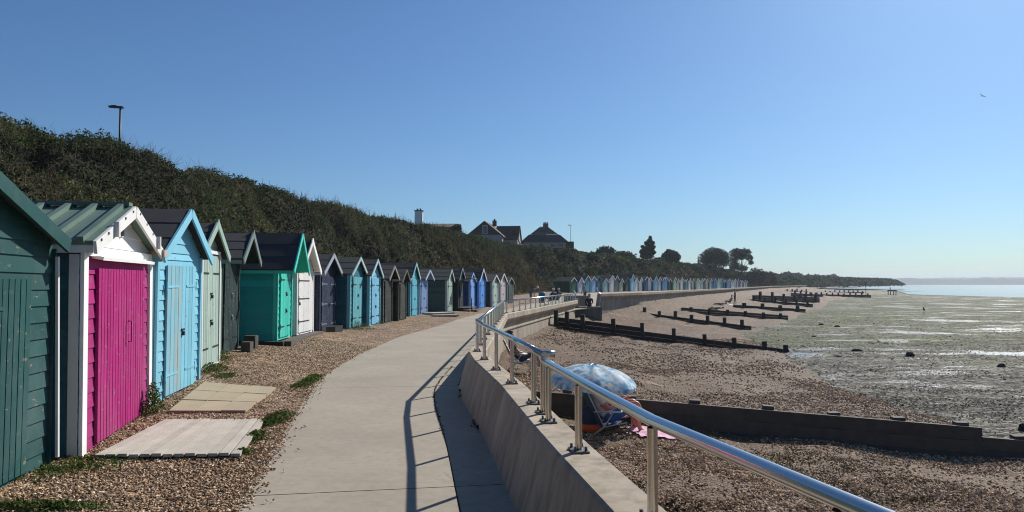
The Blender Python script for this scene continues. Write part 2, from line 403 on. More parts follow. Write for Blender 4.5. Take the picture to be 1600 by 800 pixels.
# wall outline (used by the beach)
WQ, WT, WN = resample(WALLP, .5, 3); BQ, BT, BN = resample(WALLP, .5, 18)
def zbeach_wall(Y): return np.interp(Y, [-10, 12, 27, 38, 45, 51, 57, 62, 140, 300], [-.83, -.83, -.72, -.32, -.55, -.5, .2, .42, .5, .5])
def beach_w(Y): return np.interp(Y, [-10, 14, 30, 42, 50, 58, 68, 90, 140, 180, 300], [11, 10.6, 12, 11.6, 9.4, 9.4, 10.8, 12.5, 14.5, 20, 30])
def beach_e(Y): return np.interp(Y, [-10, 22, 35, 48, 60, 75, 90, 300], [.92, .9, .6, .45, .40, .45, .5, .5])
def ridge(Y, r): return .05 * np.sin(r * 1.9 + 3.2 * fbm(np.asarray(Y) * .12 + r * .0, r * .35, 71, 2)) * np.clip(r - .6, 0, 1)
def beach_z(Y, r):
    q = np.clip(r / beach_w(Y), 0, 1.5)
    return zbeach_wall(Y) + (MUDZ - .03 - zbeach_wall(Y)) * (q ** beach_e(Y)) + ridge(Y, r) + np.minimum(np.asarray(r) + .2, 0) * 1.5
rs = np.r_[-1.0, -.5, -.2, np.arange(0.05, 12, .35), np.arange(12, 36, .8)]
rows = []
for k in range(len(BQ)):
    P = BQ[k][None] + BN[k][None] * rs[:, None]; z = beach_z(BQ[k, 1], rs)
    am = np.clip(1.3 - rs / beach_w(BQ[k, 1]), .15, 1)
    z = z + am * (.22 * (fbm(P[:, 0] * .45, P[:, 1] * .45, 21) - .5) + .07 * (fbm(P[:, 0] * 2.4, P[:, 1] * 2.4, 5, 3) - .5))
    rows.append(np.c_[P, z])
rows = np.array(rows); n = len(rs)
a = (np.arange(len(rows) - 1)[:, None] * n + np.arange(n - 1)[None]).ravel()
struct(np_mesh('beach', rows.reshape(-1, 3), np.c_[a, a + n, a + n + 1, a + 1], M['shingle'], smooth=True))
def beach_at(x, y):
    k = int(np.argmin((BQ[:, 0] - x) ** 2 + (BQ[:, 1] - y) ** 2)); r = float(np.dot(np.array([x, y]) - BQ[k], BN[k]))
    am = float(np.clip(1.3 - r / beach_w(BQ[k, 1]), .15, 1))
    z = float(beach_z(BQ[k, 1], r)) + am * (.22 * (float(fbm(x * .45, y * .45, 21)) - .5) + .07 * (float(fbm(x * 2.4, y * 2.4, 5, 3)) - .5))
    return max(z, MUDZ)

# promenade slabs: from the gravel edge to under the sea wall
def ray_wall(p, nrm):
    best = None
    A = WQ[:-1]; B = WQ[1:]; d = B - A
    den = nrm[0] * d[:, 1] - nrm[1] * d[:, 0]; den = np.where(abs(den) < 1e-9, 1e-9, den)
    q = A - p; t = (q[:, 0] * d[:, 1] - q[:, 1] * d[:, 0]) / den; u = (q[:, 0] * nrm[1] - q[:, 1] * nrm[0]) / den
    ok = (u >= 0) & (u <= 1) & (t > 0)
    return float(t[ok].min()) if ok.any() else 9.0
L = []; Rr = []; SS = []
for k in range(2, len(RQ) - 200):
    if RQ[k, 1] > 270: break
    e = apath(RQ[k, 1]) + .10 * (float(vnoise(k * .35, 1.5, 4)) - .5) + .05 * (float(vnoise(k * 1.1, 4.5, 4)) - .5)
    t = ray_wall(RQ[k], RN[k]); L.append(RQ[k] + RN[k] * e); Rr.append(RQ[k] + RN[k] * t); SS.append(k * .5)
L = np.array(L); Rr = np.array(Rr); SS = np.array(SS)
for arr in (L, Rr):
    for _ in range(2):
        arr[1:-1] = (arr[:-2] + arr[1:-1] * 2 + arr[2:]) / 4
s12 = float(np.interp(12.0, L[:, 1], SS)); g = .008
svals = sorted(set(list(SS[::1]) + [s12 + 6.2 * k + e for k in range(-3, 40) for e in (-g, g)]))
svals = [s for s in svals if SS[0] <= s <= SS[-1] and not any(abs(s - (s12 + 6.2 * k)) < g * .9 for k in range(-3, 40))]
bp = MB(); bb = MB()
def LR(s):
    l = np.array([np.interp(s, SS, L[:, 0]), np.interp(s, SS, L[:, 1])]); r = np.array([np.interp(s, SS, Rr[:, 0]), np.interp(s, SS, Rr[:, 1])])
    return l, r
for s0, s1 in zip(svals, svals[1:]):
    l0, r0 = LR(s0); l1, r1 = LR(s1)
    gap = s1 - s0 < 2.5 * g and any(abs((s0 + s1) / 2 - (s12 + 6.2 * k)) < g for k in range(-3, 40))
    W0 = np.linalg.norm(r0 - l0); W1 = np.linalg.norm(r1 - l1)
    def pt(l, r, W, dist): return l + (r - l) * (dist / W)
    def q3(p): return (p[0], p[1], float(zpath(p[1])))
    bb.face([(l0[0], l0[1], float(zpath(l0[1])) - .03), (r0[0], r0[1], float(zpath(r0[1])) - .03), (r1[0], r1[1], float(zpath(r1[1])) - .03), (l1[0], l1[1], float(zpath(l1[1])) - .03)])
    if gap: continue
    jd0, jd1 = W0 - .72, W1 - .72
    for a0, c0, a1, c1 in ((0, jd0 - .007, 0, jd1 - .007), (jd0 + .007, W0, jd1 + .007, W1)):
        A, B_, C_, D_ = pt(l0, r0, W0, a0), pt(l0, r0, W0, c0), pt(l1, r1, W1, c1), pt(l1, r1, W1, a1)
        bp.face([q3(A), q3(B_), q3(C_), q3(D_)])
        dn = lambda p: (p[0], p[1], p[2] - .04)
        bp.face([q3(D_), q3(A), dn(q3(A)), dn(q3(D_))]); bp.face([q3(B_), q3(C_), dn(q3(C_)), dn(q3(B_))])
struct(bp.build('promenade', M['path'])); struct(bb.build('promenade_bed', M['joint']))

# gravel apron between promenade and huts
rows = []; dcol = np.r_[-.02, -.12, np.linspace(-.3, 1, 0), np.array([.0])]
fr = np.r_[0, .03, .08, np.linspace(.14, 1, 24)]
for k in range(0, len(RQ) - 200):
    Y = RQ[k, 1]
    if Y > 270: break
    e = float(apath(Y)) + .09; wd = e + 3.2
    d = e - fr * wd; P = RQ[k][None] + RN[k][None] * d[:, None]
    z = np.interp(d, [-3.2, 0, .5, e], [zrow(Y) + .25, zrow(Y), zrow(Y) * .8, zpath(Y)])
    z = z + .05 * (fbm(P[:, 0] * 1.3, P[:, 1] * 1.3, 31) - .5) * np.clip(fr * 6, 0, 1) - .012 * (fr < .05) + .012
    rows.append(np.c_[P, z])
rows = np.array(rows); n = rows.shape[1]; a = (np.arange(len(rows) - 1)[:, None] * n + np.arange(n - 1)[None]).ravel()
struct(np_mesh('gravel_apron', rows.reshape(-1, 3), np.c_[a, a + 1, a + n + 1, a + n], M['apron'], smooth=True))
def apron_z(x, y):
    k = int(np.argmin((RQ[:, 0] - x) ** 2 + (RQ[:, 1] - y) ** 2)); d = float(np.dot(np.array([x, y]) - RQ[k], RN[k])); Y = RQ[k, 1]
    e = float(apath(Y)) + .09
    return float(np.interp(d, [-3.2, 0, .5, e], [zrow(Y) + .25, zrow(Y), zrow(Y) * .8, zpath(Y)])) + .05 * (float(fbm(x * 1.3, y * 1.3, 31)) - .5) + .012

# hillside
def worley(x, y, cell, seed):
    # rounded bushes: height (0..1) and the id of the bush each point belongs to
    gx = np.floor(x / cell).astype(np.int64); gy = np.floor(y / cell).astype(np.int64); best = np.zeros(np.shape(x)); bid = np.zeros(np.shape(x)); bz = np.full(np.shape(x), -1.0)
    def h(a, b, k):
        n = (a * 374761393 + b * 668265263 + (seed + k) * 1442695041) & 0x7fffffff
        n = ((n ^ (n >> 13)) * 1274126177) & 0x7fffffff
        return ((n ^ (n >> 16)) & 0xffff) / 65535.0
    for i in (-1, 0, 1):
        for j in (-1, 0, 1):
            a, b = gx + i, gy + j; cx = (a + h(a, b, 1)) * cell; cy = (b + h(a, b, 2)) * cell; r = cell * (.45 + .6 * h(a, b, 3))
            q = 1 - ((x - cx) ** 2 + (y - cy) ** 2) / (r * r); hh = np.sqrt(np.clip(q, 0, 1)) * (.5 + .6 * h(a, b, 3))
            m = hh > bz; bz = np.where(m, hh, bz); bid = np.where(m & (hh > 0), h(a, b, 4), bid)
    return np.clip(bz, 0, 2), bid
def htop(Y): return np.interp(Y, [-20, 30, 62, 80, 100, 160, 200, 230, 300, 480], [6.7, 6.75, 6.7, 7.0, 6.7, 6.0, 5.8, 4.2, 3.2, 3])
def hill_z(k, d, X, Y, lumps=True):
    Yr = RQ[k, 1]
    prof = np.interp(d, [2.5, 3.0, 4.4, 6.5, 9, 11, 14, 30, 140], [0, .03, .20, .48, .80, .95, 1.0, 1.03, 1.08])
    z = zrow(Yr) + .2 + prof * htop(Yr)
    if lumps:
        am = np.clip((d - 2.9) / 1.6, 0, 1) * np.clip((60 - d) / 40, .0, 1)
        q = fbm(X * .55, Y * .55, 41, 3); q2 = fbm(X * 1.5, Y * 1.5, 47, 3)
        wz, _ = worley(X + .8 * q2, Y + .8 * q, 2.6, 5); wz2, _ = worley(X, Y + .5 * q2, 1.1, 9)
        z = z + am * (.7 * (q - .5) + .5 * (q2 - .5) + 1.75 * np.clip((13.5 - d) / 5, .30, 1) * (wz - .6) + .5 * (wz2 - .5))
    return z
ks = np.array([k for k in range(0, len(RQ) - 2) if RQ[k, 1] < 90 or k % 2 == 0])
ds = np.r_[np.arange(2.5, 15, .22), 16, 18, 21, 26, 34, 48, 70, 100, 140]
K, D = np.meshgrid(ks, ds, indexing='ij')
PX = RQ[K, 0] - RN[K, 0] * D; PY = RQ[K, 1] - RN[K, 1] * D
PZ = hill_z(K, D, PX, PY)
n = len(ds); a = (np.arange(len(ks) - 1)[:, None] * n + np.arange(n - 1)[None]).ravel()
struct(np_mesh('hillside', np.c_[PX.ravel(), PY.ravel(), PZ.ravel()], np.c_[a, a + 1, a + n + 1, a + n], M['hill'], smooth=True))
def hill_at(x, y):
    k = int(np.argmin((RQ[:, 0] - x) ** 2 + (RQ[:, 1] - y) ** 2)); d = -float(np.dot(np.array([x, y]) - RQ[k], RN[k]))
    return float(hill_z(k, d, x, y, True))

def leaf_on(P, Nn, size, cols, aspect=.5, jit=.75):
    n = len(P); nn = Nn + rng.normal(size=(n, 3)) * jit; nn /= np.linalg.norm(nn, axis=1)[:, None]
    d = rng.normal(size=(n, 3)); d -= (d * nn).sum(1)[:, None] * nn; d /= np.linalg.norm(d, axis=1)[:, None]; e = np.cross(nn, d)
    s = size[:, None]; V = np.empty((n, 4, 3)); bend = nn * s * .12
    V[:, 0] = P - d * s * .5 - bend; V[:, 1] = P - e * s * .5 * aspect; V[:, 2] = P + d * s * .5 - bend; V[:, 3] = P + e * s * .5 * aspect
    return V.reshape(-1, 3), np.arange(n * 4).reshape(n, 4), cols
def leaf_quads(P, size, cols, aspect=.45, up=.25):
    """rhombic leaves, random directions"""
    n = len(P); d = rng.normal(size=(n, 3)); d[:, 2] = d[:, 2] * .8 + up; d /= np.linalg.norm(d, axis=1)[:, None]
    e = rng.normal(size=(n, 3)); e -= (e * d).sum(1)[:, None] * d; e /= np.linalg.norm(e, axis=1)[:, None]
    s = size[:, None]; V = np.empty((n, 4, 3))
    V[:, 0] = P - d * s * .5; V[:, 1] = P + e * s * .5 * aspect; V[:, 2] = P + d * s * .5; V[:, 3] = P - e * s * .5 * aspect
    return V.reshape(-1, 3), np.arange(n * 4).reshape(n, 4), cols
SPECIES_SHADE = np.array([(.018, .036, .010), (.048, .085, .022), (.095, .066, .030), (.009, .017, .006), (.08, .10, .03), (.15, .095, .042), (.20, .15, .07)])  # leaf kinds; near-black and bright ends also paint in bush shadows and highlights
def species_shade(X, Y, Yr, d):
    q = fbm(X * .42, Y * .42, 61, 3) + rng.normal(size=len(X)) * .05; q2 = fbm(X * .23, Y * .23, 77, 3)
    i = np.where(q < .40, 3, np.where(q < .50, 0, np.where(q < .58, 1, np.where(q < .64, 4, np.where(q < .69, 2, 5)))))
    i = np.where((q2 > .60) & (q > .45), 2, i)
    _, bid = worley(X + .8 * fbm(X * 1.5, Y * 1.5, 47, 3), Y + .8 * fbm(X * .55, Y * .55, 41, 3), 2.6, 5)
    bs = np.searchsorted(np.array([.20, .44, .66, .82, .88, .96]), (bid * 7.3) % 1.0)   # each bush has its own kind of leaf and painted-in shade
    bs = np.array([3, 0, 1, 4, 2, 1, 5])[bs]; i = np.where((bid > 0) & (rng.random(len(X)) < .8 - .4 * (d > 9)), bs, i)
    i = np.where((d > 9) & (rng.random(len(X)) < .5), np.where(q2 > .5, 1, 4), i)
    br = np.clip(1.2 - abs(Yr - 22) / 18, 0, 1) * np.clip((8 - d) / 5, 0, 1)       # rusty dead bramble behind the near huts
    i = np.where(rng.random(len(X)) < br * .45, 5, i)
    # straw grass on the open bank between the two rows of huts
    st = np.clip(1.3 - abs(Yr - 72) / 16, 0, 1) * np.clip((9.5 - d) / 5, 0, 1)
    i = np.where(rng.random(len(X)) < st * (.3 + q2 * .9), np.where(rng.random(len(X)) < .6, 6, 5), i)
    st = np.clip(1.2 - abs(Yr - 168) / 30, 0, 1) * np.clip((11 - d) / 5, 0, 1) * (q2 > .45)
    i = np.where(rng.random(len(X)) < st * .7, np.where(rng.random(len(X)) < .5, 5, 2), i)
    c = SPECIES_SHADE[i] * (.55 + .8 * rng.random((len(X), 1))) * (.75 + .5 * bid[:, None]); return c
VV = []; FF = []; CC = []; off = 0
def add_leaves(t):
    global off
    v, f, c = t; VV.append(v); FF.append(f + off); CC.append(c); off += len(v)
def scatter(Y0, Y1, dens, s0, s1, dmax=16, lift=.35):
    kk = np.where((RQ[:, 1] >= Y0) & (RQ[:, 1] < Y1))[0]; area = len(kk) * .5 * (dmax - 2.7) * 1.3; n = int(area * dens)
    kf = rng.choice(kk, n); fr = rng.random(n); k2 = np.clip(kf + 1, 0, len(RQ) - 1)
    d = 2.8 + (dmax - 2.8) * rng.random(n) ** 1.05
    X = RQ[kf, 0] * (1 - fr) + RQ[k2, 0] * fr - RN[kf, 0] * d; Y = RQ[kf, 1] * (1 - fr) + RQ[k2, 1] * fr - RN[kf, 1] * d
    Z = hill_z(kf, d, X, Y) + lift * (rng.random(n) ** 2 - .12)
    eps = .12; zx = hill_z(kf, d, X + eps, Y) - hill_z(kf, d, X - eps, Y); dn_ = hill_z(kf, d + eps, X, Y) - hill_z(kf, d - eps, X, Y); zy = hill_z(kf, d, X, Y + eps) - hill_z(kf, d, X, Y - eps)
    Nn = np.c_[-zx / (2 * eps) + RN[kf, 0] * dn_ / (2 * eps), -zy / (2 * eps) + RN[kf, 1] * dn_ / (2 * eps), np.ones(n)]; Nn /= np.linalg.norm(Nn, axis=1)[:, None]
    add_leaves(leaf_on(np.c_[X, Y, Z], Nn, rng.uniform(s0, s1, n), species_shade(X, Y, RQ[kf, 1], d)))
scatter(6, 30, 270, .07, .17)
scatter(30, 52, 170, .10, .21)
scatter(52, 110, 60, .18, .40)
scatter(110, 205, 22, .3, .7)
scatter(205, 330, 10, .5, 1.1, 22, .8)
scatter(330, 479, 3.5, .9, 1.9, 26, 1.2)
# dead twigs and bramble canes
def twigs(Y0, Y1, n, l0, l1, wd):
    kk = np.where((RQ[:, 1] >= Y0) & (RQ[:, 1] < Y1))[0]; k = rng.choice(kk, n); d = rng.uniform(3, 12, n); X = RQ[k, 0] - RN[k, 0] * d; Y = RQ[k, 1] - RN[k, 1] * d + rng.uniform(-.3, .3, n)
    keep = fbm(X * .35, Y * .35, 123, 3) > .5; X, Y, k, d = X[keep], Y[keep], k[keep], d[keep]; m = len(X); Z = hill_z(k, d, X, Y) + rng.uniform(0, .25, m)
    v = rng.normal(size=(m, 3)); v[:, 2] = abs(v[:, 2]) * .8; v /= np.linalg.norm(v, axis=1)[:, None]; L_ = rng.uniform(l0, l1, m)[:, None]; e = rng.normal(size=(m, 3)); e -= (e * v).sum(1)[:, None] * v; e *= wd / np.linalg.norm(e, axis=1)[:, None]
    P = np.c_[X, Y, Z]; V = np.empty((m, 4, 3)); V[:, 0] = P - e; V[:, 1] = P + e; V[:, 2] = P + v * L_ + e * .4; V[:, 3] = P + v * L_ - e * .4
    add_leaves((V.reshape(-1, 3), np.arange(m * 4).reshape(m, 4), np.array([[.17, .13, .10]]) * (.5 + rng.random((m, 1)))))
twigs(8, 30, 7000, .2, .7, .006); twigs(30, 60, 6000, .3, .9, .010)
# upright stalks
def stalks(Y0, Y1, n, h0, h1, wd, d0=3, d1=15):
    kk = np.where((RQ[:, 1] >= Y0) & (RQ[:, 1] < Y1))[0]; k = rng.choice(kk, n); d = rng.uniform(d0, d1, n)
    j = rng.uniform(-.3, .3, n); X = RQ[k, 0] - RN[k, 0] * d + j; Y = RQ[k, 1] - RN[k, 1] * d + rng.uniform(-.3, .3, n); Z = hill_z(k, d, X, Y) - .05
    h = rng.uniform(h0, h1, n); P = np.c_[X, Y, Z]; a = rng.uniform(0, 6.28, n); e = np.c_[np.cos(a), np.sin(a), 0 * a] * wd
    tip = P + np.c_[rng.normal(size=n) * .12 * h, rng.normal(size=n) * .12 * h, h]
    V = np.empty((n, 4, 3)); V[:, 0] = P - e; V[:, 1] = P + e; V[:, 2] = tip + e * .25; V[:, 3] = tip - e * .25
    c = np.where(rng.random((n, 1)) < .55, np.array([[.11, .09, .045]]), np.array([[.035, .05, .018]])) * (.6 + .8 * rng.random((n, 1)))
    add_leaves((V.reshape(-1, 3), np.arange(n * 4).reshape(n, 4), c))
stalks(8, 40, 9000, .15, .5, .012); stalks(40, 110, 6000, .3, .9, .025); stalks(62, 92, 4500, .3, .9, .03, 2.8, 9)
o = np_mesh('scrub', np.concatenate(VV), np.concatenate(FF), M['leaf'], np.concatenate(CC))
tag(o, 'dark green and brown scrub covering the bank behind the huts', 'scrub', kind='stuff')

# ------------------------------------------------------------------ pebbles (loose stones near the camera)
def pebble_field(P, size, pal, flat=.5):
    n = len(P); base = np.array([(1, 0, 0), (0, 1, 0), (-1, 0, 0), (0, -1, 0), (0, 0, 1), (0, 0, -1)], float)
    V = base[None] * (1 + .5 * (rng.random((n, 6, 1)) - .5)); V = V * (size[:, None, None] * np.array([1, .75, flat])[None, None])
    a = rng.uniform(0, 6.28, n); t = rng.normal(size=n) * .35; ca, sa = np.cos(a), np.sin(a)
    z = V[:, :, 2] + V[:, :, 0] * t[:, None]; x = V[:, :, 0] * ca[:, None] - V[:, :, 1] * sa[:, None]; y = V[:, :, 0] * sa[:, None] + V[:, :, 1] * ca[:, None]
    V = np.stack([x, y, z], 2) + P[:, None]
    f = np.array([(0, 1, 4), (1, 2, 4), (2, 3, 4), (3, 0, 4), (1, 0, 5), (2, 1, 5), (3, 2, 5), (0, 3, 5)])
    Fc = (f[None] + np.arange(n)[:, None, None] * 6).reshape(-1, 3); c = np.array(pal)[rng.integers(0, len(pal), n)] * (.6 + .7 * rng.random((n, 1)))
    return V.reshape(-1, 3), Fc, np.repeat(c, 8, 0)
PAL = [(c[0] * 1.28, c[1] * 1.16, c[2] * 1.02) for c in [(.17, .115, .075), (.27, .19, .12), (.36, .255, .165), (.23, .17, .125), (.14, .11, .085), (.48, .38, .28), (.56, .48, .38), (.31, .20, .12), (.20, .14, .10)]]
pts = []; sz = []
kk = np.where((RQ[:, 1] > 3.5) & (RQ[:, 1] < 22))[0]
for Y0, Y1, dn in ((3.5, 8, 1300), (8, 12, 650), (12, 20, 260)):
    kk = np.where((RQ[:, 1] >= Y0) & (RQ[:, 1] < Y1))[0]; n = int(len(kk) * .5 * 2.4 * dn)
    k = rng.choice(kk, n); e = apath(RQ[k, 1]); d = e + .15 - (e + .4) * rng.random(n) + .12 * rng.normal(size=n) * (rng.random(n) < .12)
    X = RQ[k, 0] + RN[k, 0] * d + RT[k, 0] * rng.uniform(-.3, .3, n); Y = RQ[k, 1] + RN[k, 1] * d + RT[k, 1] * rng.uniform(-.3, .3, n); Yr = RQ[k, 1]
    z = np.where(d < 0, zrow(Yr), np.where(d < .5, zrow(Yr) * (1 - .4 * d), zrow(Yr) * .8 + (zpath(Yr) - zrow(Yr) * .8) * np.clip((d - .5) / (e + .09 - .5), 0, 1)))
    z = z + .05 * (fbm(X * 1.3, Y * 1.3, 31) - .5) + .016
    pts.append(np.c_[X, Y, z]); sz.append(rng.uniform(.008, .022, n))
v, f, c = pebble_field(np.concatenate(pts), np.concatenate(sz), PAL)
tag(np_mesh('gravel_stones', v, f, M['stone'], c), 'loose tan and brown gravel in front of the huts', 'gravel', kind='stuff')
pts = []; sz = []
for Y0, Y1, rmax, dn in ((1, 7, 6, 900), (5, 14, 10, 800), (14, 26, 11, 240), (25, 46, 11.5, 60)):
    kk = np.where((BQ[:, 1] >= Y0) & (BQ[:, 1] < Y1))[0]; n = int(len(kk) * .5 * rmax * dn)
    k = rng.choice(kk, n); r = .2 + (rmax - .2) * rng.random(n)
    X = BQ[k, 0] + BN[k, 0] * r + BT[k, 0] * rng.uniform(-.3, .3, n); Y = BQ[k, 1] + BN[k, 1] * r + BT[k, 1] * rng.uniform(-.3, .3, n)
    r = r
    cl = fbm(X * .5, Y * .5, 91, 3); keep = rng.random(n) < np.clip((.62 - cl) * 6, .10, 1)
    am = np.clip(1.3 - r / beach_w(BQ[k, 1]), .15, 1)
    z = beach_z(BQ[k, 1], r) + am * (.22 * (fbm(X * .45, Y * .45, 21) - .5) + .07 * (fbm(X * 2.4, Y * 2.4, 5, 3) - .5)) + .006
    pts.append(np.c_[X, Y, z][keep]); sz.append((rng.uniform(.012, .034, n) * (1 if Y0 < 10 else 1.3 if Y0 < 20 else 1.8))[keep])
v, f, c = pebble_field(np.concatenate(pts), np.concatenate(sz), PAL)
tag(np_mesh('beach_stones', v, f, M['stone'], c), 'brown flint shingle covering the beach below the wall', 'shingle', kind='stuff')

pts = []; sz = []
for Y0, Y1, n, a, c in ((13.5, 24, 12000, .015, .045), (20, 42, 6000, .025, .06), (38, 75, 1500, .04, .09)):
    Y = rng.uniform(Y0, Y1, n); X = Y * rng.uniform(.18, .74, n); keep = (X > 6.5) & (rng.random(n) < np.clip((fbm(X * .5, Y * 1.1, 33, 4) - .34) * 4, .05, 1)); X, Y = X[keep], Y[keep]
    pts.append(np.c_[X, Y, mudz(X, Y) + .012]); sz.append(rng.uniform(a, c, len(X)))
v, f, c = pebble_field(np.concatenate(pts), np.concatenate(sz), [(.05, .045, .036), (.09, .08, .065), (.035, .04, .022), (.12, .11, .09), (.26, .24, .20), (.05, .06, .025), (.40, .37, .32)], .3)
tag(np_mesh('mud_stones', v, f, M['stone'], c), 'stones and shells scattered over the wet mudflat', 'stones', kind='stuff')

# ------------------------------------------------------------------ sea wall
def wall_section(name, pts, ztop, label, group=None, inner=True):
    Q = [Vector((p[0], p[1], 0)) for p in pts]
    prof = [(-.30, -.2), (-.30, 0.0), (-.15, ztop - .02), (-.13, ztop), (.12, ztop), (.14, ztop - .02), (.145, ztop - .2), (.09, ztop - .3), (-.02, ztop - .42), (-.07, ztop - .52), (-.06, ztop - .60), (-.04, ztop - .68), (-.03, ztop - 2.4)]
    rows = []
    for i, p in enumerate(Q):
        d0 = (Q[i] - Q[i - 1]).normalized() if i else None; d1 = (Q[i + 1] - Q[i]).normalized() if i < len(Q) - 1 else None
        d = ((d0 or d1) + (d1 or d0)).normalized(); k = 1 / max(.5, d.dot(d1 or d0)); nrm = Vector((d.y, -d.x, 0))
        rows.append([p + nrm * o * k + Vector((0, 0, z)) for o, z in prof])
    b = MB(); b.grid(rows, smooth=False, flip=True)
    b.face(rows[0]); b.face(rows[-1][::-1])
    # shallow joints are real gaps between cast lengths: thin recess strips
    o = b.build(name, M['wall']); return tag(o, label, 'sea wall', group)
iP = WALLP.index((4.2, 48.6))
wall_section('sea_wall', WALLP[:iP + 1], .6, 'grey concrete sea wall carrying the steel railing beside the promenade')
w2 = [(6.1, 51.5), (10.3, 59), (44, 138), (69, 197), (120, 300)]
wall_section('sea_wall', w2, 1.0, 'long pale concrete sea wall in front of the far row of huts')

# ------------------------------------------------------------------ railings
def railing(pts, post_pts, zt, label, end_caps=(False, False), ztop=.6):
    root = empty('railing', (post_pts[0][0], post_pts[0][1], ztop)); o0 = root.location
    tag(root, label, 'railing', 'steel railings along the sea wall')
    b = MB(); P = [Vector((x, y, zt)) - o0 for x, y in pts]
    b.tube(P, .03, n=14); b.build('handrail', M['steel'], root)
    for (x, y), (tx, ty) in post_pts_with_dir(post_pts, pts):
        b = MB(); q = Vector((x, y, ztop)) - o0
        b.tube([q, q + Vector((0, 0, zt - ztop - .03))], .025, n=14, caps=False)
        po = b.build('post', M['steel'], root)
        b = MB(); rot = Matrix.Rotation(math.atan2(ty, tx), 3, 'Z'); b.box(q + Vector((0, 0, .007)), (.17, .11, .012), 0, rot); b.build('base_plate', M['bolt'], po)
        if y < 30:
            for sx in (-.06, .06):
                for sy in (-.035, .035):
                    b = MB(); c = q + rot @ Vector((sx, sy, 0)); b.tube([c + Vector((0, 0, .011)), c + Vector((0, 0, .04))], .010, n=6); b.build('bolt', M['bolt'], po)
    return root
def post_pts_with_dir(pp, pts):
    A = np.array(pts, float); out = []
    for p in pp:
        i = int(np.argmin(((A - np.array(p)) ** 2).sum(1))); j = min(i + 1, len(A) - 1); i = max(j - 1, 0); d = A[j] - A[i]; d /= np.linalg.norm(d); out.append((p, d))
    return out
def along(a, b, n): return [(a[0] + (b[0] - a[0]) * k / n, a[1] + (b[1] - a[1]) * k / n) for k in range(n + 1)]
railing([(2.1, -2.4), (1.65, -.5), (.97, 2.2), (.657, 3.45), (.443, 4.88), (.29, 5.95), (.265, 6.12)], [(1.62, -.4), (1.3, .9), (.97, 2.2), (.652, 3.45), (.438, 4.88), (.29, 5.9)], 1.06,
        'polished steel railing nearest the camera, running out of the bottom right corner')
rb = railing([(.27, 6.16), (0, 8.16), (-.41, 10.7), (-.57, 12.05)], [(.265, 6.3), (.2, 6.8), (0, 8.16), (-.2, 9.44), (-.40, 10.7), (-.565, 12.0)], 1.10,
        'short steel railing between the near railing and the bend in the wall')
b = MB(); b.tube([(.265 - .265, 0, .5 - .0), (.10, .01, .5)], .03, n=12); b.build('end_cap', M['steel'], rb)
railing([(-.57, 12.06), (-.3, 27)], along((-.565, 13.2), (-.31, 26.6), 10), 1.08, 'steel railing seen end on beyond the bend beside the promenade')
railing([(-.3, 27.02), (4.2, 48.6)], along((-.2, 27.5), (4.15, 48.4), 17), 1.05, 'steel railing on the curving wall above the second groyne')

